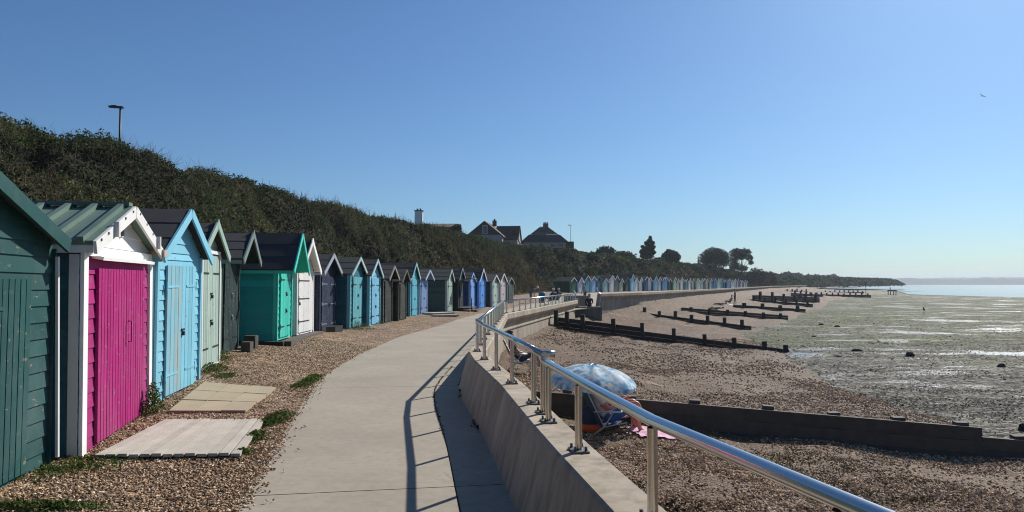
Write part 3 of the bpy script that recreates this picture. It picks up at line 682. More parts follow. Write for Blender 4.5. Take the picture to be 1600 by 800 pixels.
# ------------------------------------------------------------------ beach huts
def add_panel(b, o, h, nrm, z0, z1, ext, bh, mi, t=.016):
    o = Vector(o); h = Vector(h); nrm = Vector(nrm); z = z0
    while z < z1 - 1e-4:
        zt = min(z + bh, z1); a0, c0 = ext(z); a1, c1 = ext(zt)
        up = Vector((0, 0, 1))
        p = lambda a, zz, off: o + h * a + up * zz + nrm * off
        tn = random.random(); s_t = b.t; s_t[len(b.f)] = tn; s_t[len(b.f) + 1] = tn
        b.face([p(a0, z, t), p(c0, z, t), p(c1, zt, .001), p(a1, zt, .001)], mi)
        b.face([p(a0, z, .001), p(c0, z, .001), p(c0, z, t), p(a0, z, t)], mi)
        z = zt
def hut(X, Y, th, w, eave, ridge, zb, label, front, side, door, trim, roof=None, barge=None, dep=2.2, fov=.12, sov=.10, bh=.135, doors=2, dw=None, dh=None,
        detail=2, plank=.1, trimw=.07, gable=None, hinges=None, lock=True, spike=0.0, plinth=False, gap=None, group='beach huts in the near row', dframe=None, opts=()):
    root = empty('beach_hut', (X, Y, zb), -R(th)); root.rotation_euler = (R(random.uniform(-.7, .7)), R(random.uniform(-.5, .5)), -R(th)); tag(root, label, 'beach hut', group)
    e = eave - zb; r = ridge - zb; hw = w / 2; slope = (r - e) / hw; barge = barge or trim; gable = gable or front; roof = roof or M['felt']
    wr_ = .045 if detail > 0 else 0
    Wm = paint(front, .6, wr_) if isinstance(front, tuple) else front; Sm = paint(side, .6, wr_) if isinstance(side, tuple) else side
    Dm = paint(door, .6, wr_) if isinstance(door, tuple) else door; Tm = paint(trim) if isinstance(trim, tuple) else trim
    Bm = paint(barge) if isinstance(barge, tuple) else barge; Gm = paint(gable) if isinstance(gable, tuple) else gable
    ef = lambda z: (-hw, hw) if z <= e else (-hw * (r - z) / (r - e), hw * (r - z) / (r - e))
    b = MB()
    add_panel(b, (0, 0, 0), (0, 1, 0), (1, 0, 0), 0, e, ef, bh, 0)
    add_panel(b, (0, 0, 0), (0, 1, 0), (1, 0, 0), e, r - .01, ef, bh, 2)
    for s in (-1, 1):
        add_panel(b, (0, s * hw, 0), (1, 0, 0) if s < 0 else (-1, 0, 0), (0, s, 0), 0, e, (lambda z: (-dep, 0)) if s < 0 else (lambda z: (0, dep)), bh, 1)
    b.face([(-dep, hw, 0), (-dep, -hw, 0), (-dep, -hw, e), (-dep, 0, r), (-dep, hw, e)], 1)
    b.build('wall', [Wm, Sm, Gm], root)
    # roof: two slopes of lapped felt (or ribbed metal)
    b = MB(); ln = math.hypot(hw + sov, (hw + sov) * slope)
    for s in (-1, 1):
        dy, dz = s / math.hypot(1, slope), -slope / math.hypot(1, slope); nv = Vector((0, s * slope, 1)).normalized()
        def P(x, q, h): return Vector((x, 0, r + .012)) + Vector((0, dy, dz)) * q + nv * h
        n = 3 if 'metal' not in opts else 1
        for i in range(n):
            q0, q1 = ln * i / n, ln * (i + 1) / n; h0 = .034 + (.006 if i else 0); h1 = .034
            c = [P(-dep - .08, q0, 0), P(fov, q0, 0), P(fov, q1, 0), P(-dep - .08, q1, 0)]; t = [P(-dep - .08, q0, h1), P(fov, q0, h1), P(fov, q1, h1 + .008), P(-dep - .08, q1, h1 + .008)]
            for fc in ((t[0], t[1], t[2], t[3]), (c[3], c[2], c[1], c[0]), (c[0], c[1], t[1], t[0]), (c[1], c[2], t[2], t[1]), (c[2], c[3], t[3], t[2]), (c[3], c[0], t[0], t[3])):
                b.face(fc if s > 0 else fc[::-1])
        if 'metal' in opts:
            x = -dep + .1
            while x < fov - .05:
                m = (P(x, .04, .055) + P(x, ln + .02, .055)) / 2; ax = Vector((0, dy, dz)); xx = Vector((1, 0, 0)); zz_ = xx.cross(ax)
                b.box(m, (.06, ln, .07), 0, Matrix((xx, ax, zz_)).transposed()); x += .27
    ro = b.build('roof', roof, root)
    if 'metal' in opts:
        b = MB(); b.beam((-dep - .08, 0, r + .075), (fov - .03, 0, r + .075), .16, .04); b.build('ridge_cap', roof, ro)
    # barge boards
    bwid = .13 if detail > 1 else .11
    for s in (-1, 1):
        b = MB(); ov = hw + sov + .02
        a = Vector((fov + .016, -s * spike * .5, r + .02 + spike * .6)); c = Vector((fov + .016, s * ov, r + .02 - slope * ov))
        b.beam(a + Vector((.003 * (s > 0), 0, -.03)), c + Vector((.003 * (s > 0), 0, -.03)), bwid, .03, 0, up=(1, 0, 0)); b.build('barge_board', Bm, root)
    if fov > .15:
        b = MB()
        for s in (-1, 1):
            ov = hw + sov - .01; z0 = r - .004; z1 = r - slope * ov - .004
            q = [(.02, 0, z0), (fov, 0, z0), (fov, s * ov, z1), (.02, s * ov, z1)]; b.face(q if s < 0 else q[::-1])
        b.build('soffit', Gm, root)
    # eave fascia on the near side
    if detail > 1:
        zf = e - sov * slope - .02
        b = MB(); b.beam((-dep, -hw - sov + .02, zf), (fov - .02, -hw - sov + .02, zf), .02, .09); b.build('fascia', Bm, root)
    for s in (-1, 1):
        b = MB(); b.box((.022, s * (hw - trimw / 2 + .006), e / 2 - .02), (.035, trimw, e - .05))
        if 'metal' not in opts or s > 0: b.box((-.035, s * (hw + .012), e / 2 - .02), (trimw, .03, e - .05))
        b.build('corner_trim', Tm, root)
    # doors
    dw = dw or w * .62; dh = dh or e * .94; leaf = dw / doors
    for k in range(doors):
        y0 = -dw / 2 + k * leaf; b = MB(); n = max(2, int(round(leaf / plank))) if detail > 0 else 1; pw = leaf / n
        for i in range(n):
            b.box((.034, y0 + pw * (i + .5), .06 + dh / 2 - .03), (.024 + .002 * (i % 2), pw - (gap if gap else .014 if detail > 1 else .006 if n > 1 else .01), dh - .06))
        if n > 1: b.box((.022, y0 + leaf / 2, .06 + dh / 2 - .03), (.014, leaf - .016, dh - .08))
        do = b.build('door', Dm if not (k == 0 and 'stain' in opts) else paint(tuple(x * 1.0 for x in door), .6, 0, (.2, .2, .2), (.42, .38, .27)), root)
        if hinges != () and (detail > 1 or hinges):
            hs = hinges or ((.14, .5, .86) if 'h3' in opts else (.18, .84)); hm = M['zinc'] if 'white_hinge' in opts else (Dm if 'painted_hinge' in opts else M['iron'])
            for hz in hs:
                sgn = -1 if k == 0 else 1; b = MB(); yb = (y0 if k == 0 else y0 + leaf)
                L_ = leaf * .72; b.box((.052, yb - sgn * L_ / 2, dh * hz), (.008, L_, .03)); b.box((.053, yb - sgn * -.02, dh * hz), (.012, .035, .13)); b.build('hinge', hm, do)
            if lock and k == doors - 1:
                for hz in ((.42, .66) if 'twolocks' in opts else (.5,)):
                    b = MB(); b.box((.056, y0 + .03, dh * hz), (.02, .12, .03)); b.box((.068, y0 + .03, dh * hz - .055), (.03, .05, .06)); b.build('padlock', M['zinc'] if 'zinc' in opts else M['iron'], do)
    if dframe:
        b = MB(); fm = paint(dframe)
        for s in (-1, 1): b.box((.04, s * (dw / 2 + .035), .03 + dh / 2), (.05, .07, dh + .05))
        b.box((.04, 0, .06 + dh + .0), (.05, dw + .14, .06)); b.box((.04, 0, .03), (.05, dw, .05)); b.build('door_frame', fm, root)
    if plinth:
        b = MB(); b.box((-dep / 2 + .02, 0, -.10), (dep + .1, w + .06, .2)); b.build('plinth', M['conc_dark'], root)
    return root, dict(e=e, r=r, hw=hw, slope=slope, dep=dep, fov=fov)
def on(px, D): return (px - 800) / F * D

GREEN = (.014, .074, .070)
# 0: deep green hut at the left edge
h0, g0 = hut(-4.15, 5.65, -9, 2.6, 2.08, 2.53, .0, 'deep green beach hut cut off by the left edge, white strip on its corner', GREEN, GREEN, GREEN, GREEN, roof=M['felt_green'], dw=1.66, dh=1.74, doors=1, sov=.0, opts=('painted_hinge', 'h3'), bh=.15, plinth=True, trimw=.02)
b = MB(); b.beam((.05, 1.30, 1.96), (.09, 1.325, .08), .035, .025, 0, (1, 0, 0)); b.build('corner_strip', paint((.75, .75, .73)), h0)
# 1: pink and white hut
PINK = (.36, .012, .15); WHITE = (.80, .79, .76); TEALD = (.015, .10, .13)
h1, g1 = hut(-4.51, 8.5, -13, 2.66, 2.09, 2.54, .0, 'magenta pink hut with white gable and ribbed green metal roof', PINK, paint(TEALD, .6, .25, (.05, .06, .06)), PINK, WHITE, barge=WHITE, gable=WHITE,
    roof=paint((.12, .19, .155), .5), dep=2.5, fov=.14, sov=.06, bh=.15, doors=2, dw=1.82, dh=1.86, plank=.105, trimw=.13, lock=False, hinges=(), gap=.019, opts=('metal',))
b = MB(); b.box((-.045, -1.33 - .02, 1.0), (.085, .025, 1.98)); b.build('corner_board', paint((.62, .62, .60), .6), h1)
b = MB(); b.box((.06, .02, 1.97), (.13, 2.1, .035), 0, Matrix.Rotation(R(12), 3, 'Y')); b.box((.035, 0, 2.03), (.03, 2.5, .10)); b.build('drip_board', paint(WHITE), h1)
b = MB(); b.tube([(.06, .13, 1.02), (.10, .13, 1.02), (.10, .13, 1.26), (.06, .13, 1.26)], .010, n=8); b.build('door_handle', paint((.5, .03, .25)), h1)
b = MB(); b.box((.03, 0, 2.28), (.03, .03, .07)); b.build('gable_hook', M['bolt'], h1)
for yy in (-.83, .98):
    b = MB(); zz_ = g1['r'] - g1['slope'] * abs(yy); b.box((.19, yy, zz_ + .01), (.05, .05, .16), 0); b.build('bracket', paint((.55, .55, .53)), h1)
for s in (-1, 1):
    for q in (.15, .45, .75, 1.05, 1.28):
        b = MB(); b.box((.176, s * q, g1['r'] - g1['slope'] * q + .03), (.01, .025, .025)); b.build('screw_head', M['bolt'], h1)
# 2: sky blue hut
SKYB = (.20, .50, .63)
h2, g2 = hut(-4.93, 10.9, -7, 2.0, 2.14, 2.76, .08, 'sky blue hut with rust stained left door between pink and sage huts', SKYB, SKYB, SKYB, SKYB, fov=.14, sov=.12, doors=2, dw=1.28, dh=1.88, plank=.16, bh=.14, opts=('stain', 'painted_hinge'), plinth=True)
b = MB(); b.box((.0, -1.12, 2.03), (.35, .12, .09)); b.build('eave_block', M['pale_wood'], h2)
# 3: sage
SAGE = (.33, .45, .39)
hut(-5.42, 13.15, -9, 1.7, 2.24, 2.74, .2, 'pale sage hut with white framed double doors next to the sky blue hut', SAGE, SAGE, (.36, .47, .41), SAGE, fov=.14, doors=2, dw=1.2, dh=2.0, dframe=(.72, .73, .70), plinth=True, spike=.12, opts=('twolocks',), plank=.12)
# 4: near black green
DKG = (.013, .034, .032)
hut(-6.03, 15.7, -9, 1.7, 2.22, 2.74, .2, 'almost black green hut with deep overhanging gable left of the turquoise hut', DKG, DKG, DKG, (.02, .045, .042), barge=(.16, .22, .21), fov=.45, doors=2, dw=1.3, dh=1.95, spike=.12, plinth=True, opts=('twolocks', 'zinc'), plank=.13)
# 5: turquoise
TUR = (.035, .52, .41)
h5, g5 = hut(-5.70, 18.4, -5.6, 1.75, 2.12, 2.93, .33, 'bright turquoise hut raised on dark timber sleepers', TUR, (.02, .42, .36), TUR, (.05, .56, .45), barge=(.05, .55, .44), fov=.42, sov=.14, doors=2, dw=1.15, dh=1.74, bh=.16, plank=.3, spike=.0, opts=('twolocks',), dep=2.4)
# 6: white
hut(-5.84, 20.75, -1, 1.8, 2.12, 2.86, .3, 'white hut with black strap hinges right of the turquoise hut', WHITE, WHITE, (.78, .77, .74), WHITE, fov=.2, doors=1, dw=1.5, dh=1.78, plank=.5, spike=.15, hinges=(.2, .55, .83))
# 7: navy
NAVY = (.018, .03, .065)
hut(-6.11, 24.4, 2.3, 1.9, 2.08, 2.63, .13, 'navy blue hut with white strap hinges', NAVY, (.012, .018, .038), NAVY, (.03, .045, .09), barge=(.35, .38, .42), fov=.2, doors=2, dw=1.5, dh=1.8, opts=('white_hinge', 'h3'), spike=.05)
# 8..20
def hd(D, px, th, w, eave, ridge, label, front, door=None, side=None, trim=None, barge=None, zb=None, **k):
    k.setdefault('detail', 1); k.setdefault('bh', .17); k.setdefault('hinges', (.2, .85))
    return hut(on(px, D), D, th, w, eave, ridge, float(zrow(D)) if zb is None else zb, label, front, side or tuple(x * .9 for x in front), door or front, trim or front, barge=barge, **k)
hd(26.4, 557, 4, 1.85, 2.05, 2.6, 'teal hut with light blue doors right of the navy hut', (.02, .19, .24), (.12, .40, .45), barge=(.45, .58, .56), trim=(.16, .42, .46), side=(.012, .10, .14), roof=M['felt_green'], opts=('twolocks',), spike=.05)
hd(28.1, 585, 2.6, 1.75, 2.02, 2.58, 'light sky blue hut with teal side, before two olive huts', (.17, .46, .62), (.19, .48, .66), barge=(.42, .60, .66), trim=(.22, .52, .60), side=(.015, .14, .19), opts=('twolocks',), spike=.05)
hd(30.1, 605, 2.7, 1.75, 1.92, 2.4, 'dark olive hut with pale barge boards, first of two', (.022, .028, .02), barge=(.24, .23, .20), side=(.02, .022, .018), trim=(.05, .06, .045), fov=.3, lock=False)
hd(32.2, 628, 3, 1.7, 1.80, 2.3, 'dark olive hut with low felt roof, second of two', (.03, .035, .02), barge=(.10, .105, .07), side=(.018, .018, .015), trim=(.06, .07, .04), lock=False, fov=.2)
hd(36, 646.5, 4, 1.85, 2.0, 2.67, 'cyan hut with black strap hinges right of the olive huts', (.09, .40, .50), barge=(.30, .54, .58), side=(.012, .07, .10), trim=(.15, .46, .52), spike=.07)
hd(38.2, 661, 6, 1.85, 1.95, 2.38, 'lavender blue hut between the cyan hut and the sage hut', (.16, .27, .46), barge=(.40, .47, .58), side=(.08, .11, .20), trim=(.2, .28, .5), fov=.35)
hd(41.6, 702, 5, 1.8, 1.9, 2.46, 'sage green hut showing its long shaded side wall', (.34, .46, .38), side=(.06, .115, .09), barge=(.40, .48, .42), trim=(.40, .50, .44), roof=M['felt_green'], spike=.04, dep=2.6)  # side colour is darkened to carry the shade on that wall
ho, go = hd(43.8, 720, 7, 1.8, 1.98, 2.6, 'black green hut opened up with its front flap propped out', (.012, .03, .03), (.01, .016, .02), side=(.012, .026, .026), barge=(.20, .26, .25), trim=(.015, .04, .038), spike=.07, lock=False, hinges=None, detail=1)  # near-black doors stand in for the shade of the open interior
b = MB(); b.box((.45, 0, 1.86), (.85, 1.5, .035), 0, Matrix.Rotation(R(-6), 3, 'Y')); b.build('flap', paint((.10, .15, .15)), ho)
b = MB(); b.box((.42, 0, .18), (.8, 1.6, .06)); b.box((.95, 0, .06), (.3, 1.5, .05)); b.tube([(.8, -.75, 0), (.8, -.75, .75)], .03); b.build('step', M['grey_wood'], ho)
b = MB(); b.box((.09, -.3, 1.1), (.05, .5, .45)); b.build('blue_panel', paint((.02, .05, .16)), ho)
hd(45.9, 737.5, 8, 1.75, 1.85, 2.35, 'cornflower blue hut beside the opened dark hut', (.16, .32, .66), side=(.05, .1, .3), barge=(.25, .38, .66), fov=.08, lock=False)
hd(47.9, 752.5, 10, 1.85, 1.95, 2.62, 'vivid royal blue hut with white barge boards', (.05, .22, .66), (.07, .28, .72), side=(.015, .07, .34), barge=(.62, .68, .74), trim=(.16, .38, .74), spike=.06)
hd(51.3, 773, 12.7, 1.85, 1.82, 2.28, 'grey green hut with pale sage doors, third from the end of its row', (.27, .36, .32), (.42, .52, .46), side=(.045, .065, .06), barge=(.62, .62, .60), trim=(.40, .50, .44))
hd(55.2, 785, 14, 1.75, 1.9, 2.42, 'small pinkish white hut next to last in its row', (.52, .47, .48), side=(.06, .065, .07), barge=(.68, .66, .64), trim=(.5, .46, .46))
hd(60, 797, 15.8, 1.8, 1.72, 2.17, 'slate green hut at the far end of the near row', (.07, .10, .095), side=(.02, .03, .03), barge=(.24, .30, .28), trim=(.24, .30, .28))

# far row
NUM = ['first', 'second', 'third', 'fourth', 'fifth', 'sixth', 'seventh', 'eighth', 'ninth', 'tenth', 'eleventh', 'twelfth', 'thirteenth', 'fourteenth', 'fifteenth', 'sixteenth', 'seventeenth', 'eighteenth', 'nineteenth', 'twentieth']
for q in ('twenty', 'thirty', 'forty', 'fifty'):
    for i in range(1, 10): NUM.append(q + '-' + NUM[i - 1])
    NUM.append({'twenty': 'thirtieth', 'thirty': 'fortieth', 'forty': 'fiftieth', 'fifty': 'sixtieth'}[q])
C = dict(green=('mid green', (.05, .20, .09)), ltblue=('powder blue', (.42, .60, .72)), teal=('teal', (.05, .26, .28)), peri=('periwinkle blue', (.26, .42, .60)), dteal=('dark teal', (.02, .10, .13)), mint=('pale mint', (.46, .62, .58)),
         white=('white', (.74, .73, .70)), grey=('grey green', (.14, .19, .17)), sage=('sage green', (.35, .45, .38)), dgreen=('dark green', (.03, .08, .06)), sky=('sky blue', (.26, .54, .70)), navy=('deep blue', (.02, .09, .20)),
         blue=('mid blue', (.10, .28, .55)), cream=('cream', (.66, .62, .50)), dgrey=('dark grey', (.06, .07, .07)), lgreen=('light green', (.36, .56, .36)), lgrey=('light grey', (.52, .55, .55)))
ORDER = 'green ltblue teal peri dteal mint white grey sage dgreen sky white white navy lgrey sky sage blue blue dgreen lgreen cream white dgrey teal white sage lgrey white mint dgreen cream sage navy blue mint ltblue teal dteal blue sky lgrey white mint ltblue dgrey white grey lgrey mint'.split()
u = Vector((55.8, 101)).normalized(); th2 = math.degrees(math.atan2(u.x, u.y))
for k, cn in enumerate(ORDER):
    x, y = 8.2 + u.x * 2.32 * k, 99 + u.y * 2.32 * k; jx = random.uniform(-.2, .2)
    nm, c = C[cn]; c = tuple(v * random.uniform(.9, 1.1) for v in c); wv = random.uniform(1.65, 1.95); zb = float(zrow(y))
    rd = zb + random.uniform(2.0, 2.55) + (.25 if cn == 'sky' and k == 10 else 0); ev = rd - random.uniform(.48, .66)
    dc = c if random.random() < .6 else tuple(min(.8, v * 1.25 + .04) for v in c)
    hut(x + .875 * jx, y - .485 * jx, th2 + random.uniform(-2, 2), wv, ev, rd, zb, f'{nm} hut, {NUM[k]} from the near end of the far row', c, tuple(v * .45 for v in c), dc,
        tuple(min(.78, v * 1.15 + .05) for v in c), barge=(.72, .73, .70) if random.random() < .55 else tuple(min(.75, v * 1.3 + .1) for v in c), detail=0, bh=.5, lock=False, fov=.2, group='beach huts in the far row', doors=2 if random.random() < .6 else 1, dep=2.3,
        roof=M['felt'] if random.random() < .7 else M['felt_green'])

# ------------------------------------------------------------------ things in front of the huts
# white deck
pts = [at(148, 713, .05), at(378, 711, .05), at(416, 657, .05), at(258, 657, .05)]
deck = empty('timber_deck', (pts[0].x, pts[0].y, 0)); tag(deck, 'bleached timber deck lying on gravel before the pink hut', 'deck')
b = MB(); n = 13
for i in range(n):
    f0, f1 = i / n, (i + 1) / n - .014
    a0, a1 = pts[0].lerp(pts[1], f0), pts[0].lerp(pts[1], f1); c0, c1 = pts[3].lerp(pts[2], f0), pts[3].lerp(pts[2], f1); z = .065 + .004 * (i % 3); tn_ = random.random()
    for q_ in range(5): b.t[len(b.f) + q_] = tn_
    T = [Vector((p.x, p.y, z)) - deck.location for p in (a0, a1, c1, c0)]; B_ = [p - Vector((0, 0, .03)) for p in T]
    b.face(T); 
    for i0, i1 in ((0, 1), (1, 2), (2, 3), (3, 0)): b.face([B_[i0], B_[i1], T[i1], T[i0]])
b.build('boards', simple('bleached_deck', (.44, .405, .34), .85, 0, .38, 5, .5), deck)
b = MB()
for f in (.04, .5, .96):
    a, c = pts[0].lerp(pts[3], f) - deck.location, pts[1].lerp(pts[2], f) - deck.location
    a.z = c.z = .005; b.beam(a, c, .06, .045)
b.build('bearers', M['grey_wood'], deck)
# tan paving slabs
A, B_, C_, D_ = at(262, 647, .04), at(384, 644, .04), at(432, 609, .04), at(318, 609, .04)
for i in range(3):
    for j in range(3):
        if (i, j) == (2, 0): f1s = 1
        def bl(s, t): return (A.lerp(B_, s)).lerp(D_.lerp(C_, s), t)
        s0, s1, t0, t1 = i / 3 + .008, (i + 1) / 3 - .008, j / 3 + .01, (j + 1) / 3 - .01
        pc = bl((s0 + s1) / 2, (t0 + t1) / 2); za, zb_, zc, zd = [apron_z(q_.x, q_.y) for q_ in (A, B_, C_, D_)]; zj = .028 + random.uniform(-.004, .006); zs = lambda s, t: (za * (1 - s) + zb_ * s) * (1 - t) + (zd * (1 - s) + zc * s) * t + zj; tn_ = random.random()
        T = [Vector((bl(s_, t_).x, bl(s_, t_).y, zs(s_, t_))) for s_, t_ in ((s0, t0), (s1, t0), (s1, t1), (s0, t1))]; b = MB(); b.t = {q_: tn_ for q_ in range(5)}; b.face(T); Bt = [p - Vector((0, 0, .05)) for p in T]
        for a, c in ((0, 1), (1, 2), (2, 3), (3, 0)): b.face([Bt[a], Bt[c], T[c], T[a]])
        tag(b.build('paving_slab', M['slab']), 'tan concrete paving slab laid in the gravel before the sky blue hut', 'paving slab', 'paving slabs before the sky blue hut')
# sleepers and blocks
def sleeper(p, q, w_, h_, label, mat='dark_wood', cat='sleeper', name='timber_sleeper', z=None):
    z = apron_z((p[0] + q[0]) / 2, (p[1] + q[1]) / 2) if z is None else z; b = MB(); b.beam((p[0], p[1], z + h_ / 2), (q[0], q[1], z + h_ / 2), w_, h_); tag(b.build(name, M[mat]), label, cat)
sleeper((-5.30, 17.4), (-5.55, 19.6), .2, .22, 'dark timber sleeper under the front of the turquoise hut', 'grey_wood', z=.12)
sleeper((-7.9, 17.25), (-5.35, 17.35), .2, .22, 'dark timber sleeper under the near side of the turquoise hut', z=.12)
sleeper((-5.6, 19.7), (-5.65, 21.6), .25, .2, 'timber step in front of the white hut', 'grey_wood', z=.1)
sleeper((-5.95, 16.5), (-5.7, 16.5), .2, .28, 'short timber block left of the turquoise hut, taller of two', 'grey_wood', 'block', 'timber_block')
sleeper((-5.80, 15.9), (-5.6, 15.9), .2, .2, 'short timber block left of the turquoise hut, lower of two', 'grey_wood', 'block', 'timber_block')
sleeper((-5.75, 23.4), (-5.72, 24.3), .3, .2, 'dark blue timber step before the navy hut', 'iron', 'step', 'timber_step')
sleeper((-4.3, 37.6), (-3.3, 38.6), .9, .12, 'low pale timber step before the lavender hut', 'pale_wood', 'step', 'timber_step')
sleeper((-3.9, 36.4), (-2.8, 37.2), .5, .1, 'pale timber plank lying on gravel by the sage hut', 'pale_wood', 'plank', 'timber_plank')

# weeds
VV = []; FF = []; CC = []; off = 0
def weeds(p, rx, ry, n, h, col=(.085, .125, .03), s0=.02, s1=.055, dead=.15):
    x = p.x + rng.normal(size=n) * rx * .5; y = p.y + rng.normal(size=n) * ry * .5
    rr = np.exp(-((x - p.x) / rx) ** 2 - ((y - p.y) / ry) ** 2)
    z = p.z + rng.random(n) * h * rr + .01; c = np.array(col)[None] * (.5 + rng.random((n, 1))); dd = rng.random(n) < dead; c[dd] = np.array([.12, .085, .04])
    add_leaves(leaf_quads(np.c_[x, y, z], rng.uniform(s0, s1, n), c, .5, .5))
for px, py, rx, ry, n, h in ((425, 662, .12, .28, 900, .09), (398, 686, .10, .26, 700, .07), (440, 655, .13, .2, 400, .08), (487, 597, .12, .5, 900, .1), (470, 606, .15, .3, 400, .05), (239, 652, .10, .18, 700, .4), (244, 625, .10, .18, 500, .55),
                             (330, 597, .25, .4, 800, .14), (352, 602, .25, .3, 400, .05), (345, 583, .15, .5, 500, .2), (110, 735, .4, .2, 330, .03), (150, 722, .35, .12, 260, .03), (75, 745, .3, .2, 120, .03), (40, 797, .5, .10, 700, .06), (100, 796, .3, .08, 250, .05), (552, 518, .5, .4, 900, .3), (585, 512, .4, .3, 300, .15), (445, 540, .3, .5, 300, .1),
                             (20, 750, .1, .1, 100, .06), (560, 521, .8, .3, 400, .08), (380, 712, .1, .1, 200, .05)):
    p = at(px, py, 0); p.z = apron_z(p.x, p.y); weeds(p, rx, ry, n, h)
for s_ in np.arange(s12 - 4, s12 + 3, .22):       # weeds in the joint by the wall
    l, r = LR(s_); W0 = np.linalg.norm(r - l); q = l + (r - l) * ((W0 - .72) / W0)
    weeds(Vector((q[0], q[1], -.01)), .02, .14, int(4 + 22 * random.random() ** 2), .02, (.06, .05, .025), .012, .03, .5)
    q = l + (r - l) * ((W0 - .33) / W0)
    if random.random() < .45: weeds(Vector((q[0], q[1], 0)), .03, .06, 18, .07, (.03, .035, .02), .02, .05, .4)
o = np_mesh('weeds', np.concatenate(VV), np.concatenate(FF), M['leaf'], np.concatenate(CC)); tag(o, 'green weeds sprouting through gravel beside the promenade', 'weeds', kind='stuff')

# ------------------------------------------------------------------ groynes
def groyne(a, c, zt0, zt1, label, npost, pr=.25, ps=.2, depth=1.0, steps=(), mat='dark_wood', posts=None, rows_=3, th=.09, side=1):
    a, c = Vector((a[0], a[1], 0)), Vector((c[0], c[1], 0)); root = empty('groyne', (a.x, a.y, zt0 - depth)); tag(root, label, 'groyne', 'timber groynes on the beach'); d = c - a; o = root.location
    nrm = Vector((d.y, -d.x, 0)).normalized()
    fr = [0] + [s[0] for s in steps] + [1]; dz = [0] + [s[1] for s in steps]
    b = MB()
    for i in range(len(fr) - 1):
        f0, f1 = fr[i], fr[i + 1]; n = max(1, int((f1 - f0) * d.length / 3.2))
        for j in range(n):
            u0, u1 = f0 + (f1 - f0) * j / n, f0 + (f1 - f0) * (j + 1) / n
            for r_ in range(rows_):
                h = depth / rows_; jit = random.uniform(-.012, .012)
                p0 = a + d * u0 - o; p1 = a + d * u1 - o
                p0.z = zt0 + (zt1 - zt0) * u0 + dz[i] - h * (r_ + .5) - o.z; p1.z = zt0 + (zt1 - zt0) * u1 + dz[i] - h * (r_ + .5) - o.z
                sh = (p1 - p0).normalized() * .003
                b.beam(p0 + nrm * jit + sh, p1 + nrm * jit - sh, th * random.uniform(.93, 1.0), h - .012)
    b.build('plank_panel', M[mat], root)
    P = posts or [(k + .5) / npost for k in range(npost)]
    for f in P:
        i = max(q for q in range(len(fr) - 1) if f >= fr[q]); b = MB(); p = a + d * f - o + nrm * side * (th / 2 + ps / 2); zt = zt0 + (zt1 - zt0) * f + dz[i] - o.z + pr * random.uniform(.65, 1.2)
        b.box((p.x, p.y, zt - .9), (ps * random.uniform(.9, 1.1), ps, 1.8), 0, Matrix.Rotation(math.atan2(d.y, d.x), 3, 'Z') @ Matrix.Rotation(random.uniform(-.045, .045), 3, 'Y') @ Matrix.Rotation(random.uniform(-.03, .03), 3, 'X')); b.build('post', M[mat], root)
    return root
g1a = at(1000, 624, -.62); g1b = at(1600, 673, -1.02)
gd = (g1b - g1a)
g1s = g1a - gd * .32; g1e = g1b + gd * .5
groyne((g1s.x, g1s.y), (g1e.x, g1e.y), -.49, -1.22, 'long timber groyne behind the umbrella, grey planks nearest the camera', 0, .05, .2, .75, steps=((.668, -.17),), mat='grey_wood', posts=[.06, .16, .258, .368, .47, .56, .645, .725, .82, .92], side=-1)
a = at(866, 497, -.1); c = at(1233, 541, -1.32)
groyne((a.x, a.y), (c.x, c.y), -.02, -1.30, 'long black groyne with stump posts below the concrete landing', 0, .3, .2, .7, steps=((.40, -.18),), posts=[.01, .06, .13, .27, .395, .53, .66, .78, .90, .985])
a = at(952, 482, -.3); c = at(1174, 510, -1.35)
groyne((a.x, a.y), (c.x, c.y), -.28, -1.33, 'black groyne with nine stump posts, third from the camera', 9, .38, .2, .6)
a = at(1064, 480, -.35); c = at(1231, 493, -1.2)
groyne((a.x, a.y), (c.x, c.y), -.38, -1.2, 'low black groyne with flush posts, fourth from the camera', 6, .12, .2, .6)
for i, (q0, z0, q1, z1, npst, pr) in enumerate((((1146, 476), -.6, (1258, 483), -1.2, 4, .4), ((1170, 467.5), -.5, (1270, 475), -1.1, 6, .55), ((1176, 461), .0, (1280, 464.5), -.6, 6, .5), ((1236, 457.5), -.2, (1286, 461), -.9, 6, .5), ((1262, 459.5), -.9, (1361, 461), -1.0, 11, .45),
                                               ((1285, 456), -.9, (1350, 456.5), -1.1, 9, .5), ((1225, 454), -.2, (1262, 455.5), -.6, 5, .6))):
    a = at(*q0, z0); c = at(*q1, z1)
    groyne((a.x, a.y), (c.x, c.y), z0, z1, f'distant black groyne with stump posts, {NUM[4 + i]} from the camera', npst, pr, .3, .9 + .3 * (i > 3), th=.15)
GE = at(1353, 459, -1.2)

# ------------------------------------------------------------------ landing and steps by the wall
land = empty('concrete_landing', (5.2, 50.2, -1.2)); tag(land, 'dark concrete landing block with steps up to the wall gap', 'landing'); lo = land.location
b = MB(); rz = Matrix.Rotation(-R(0), 3, 'Z')
b.box((0, .9, .62), (1.85, 1.8, 1.36)); b.build('block', M['conc_dark'], land)
b = MB()
for i in range(3): b.box((-.55 + .0 * i, 1.9 + .3 * i, 1.32 + .16 * i + .0), (1.9, .32, .17 + .32 * i))
b.build('steps', M['wall'], land)
b = MB(); b.box((-.75, .9, 1.55), (.28, 1.6, .56)); b.build('parapet', M['wall'], land)
b = MB(); b.tube([(.85, .1, 1.3), (.85, .1, 2.2), (.85, 1.75, 2.35), (.85, 2.6, 2.6)], .03); b.tube([(.85, 1.7, 1.3), (.85, 1.7, 2.33)], .025); b.build('handrail', M['steel'], land); b = MB(); b.tube([(-.85, .1, 1.3), (-.85, .1, 2.25), (-.85, 1.6, 2.4)], .03); b.build('handrail', M['steel'], land)

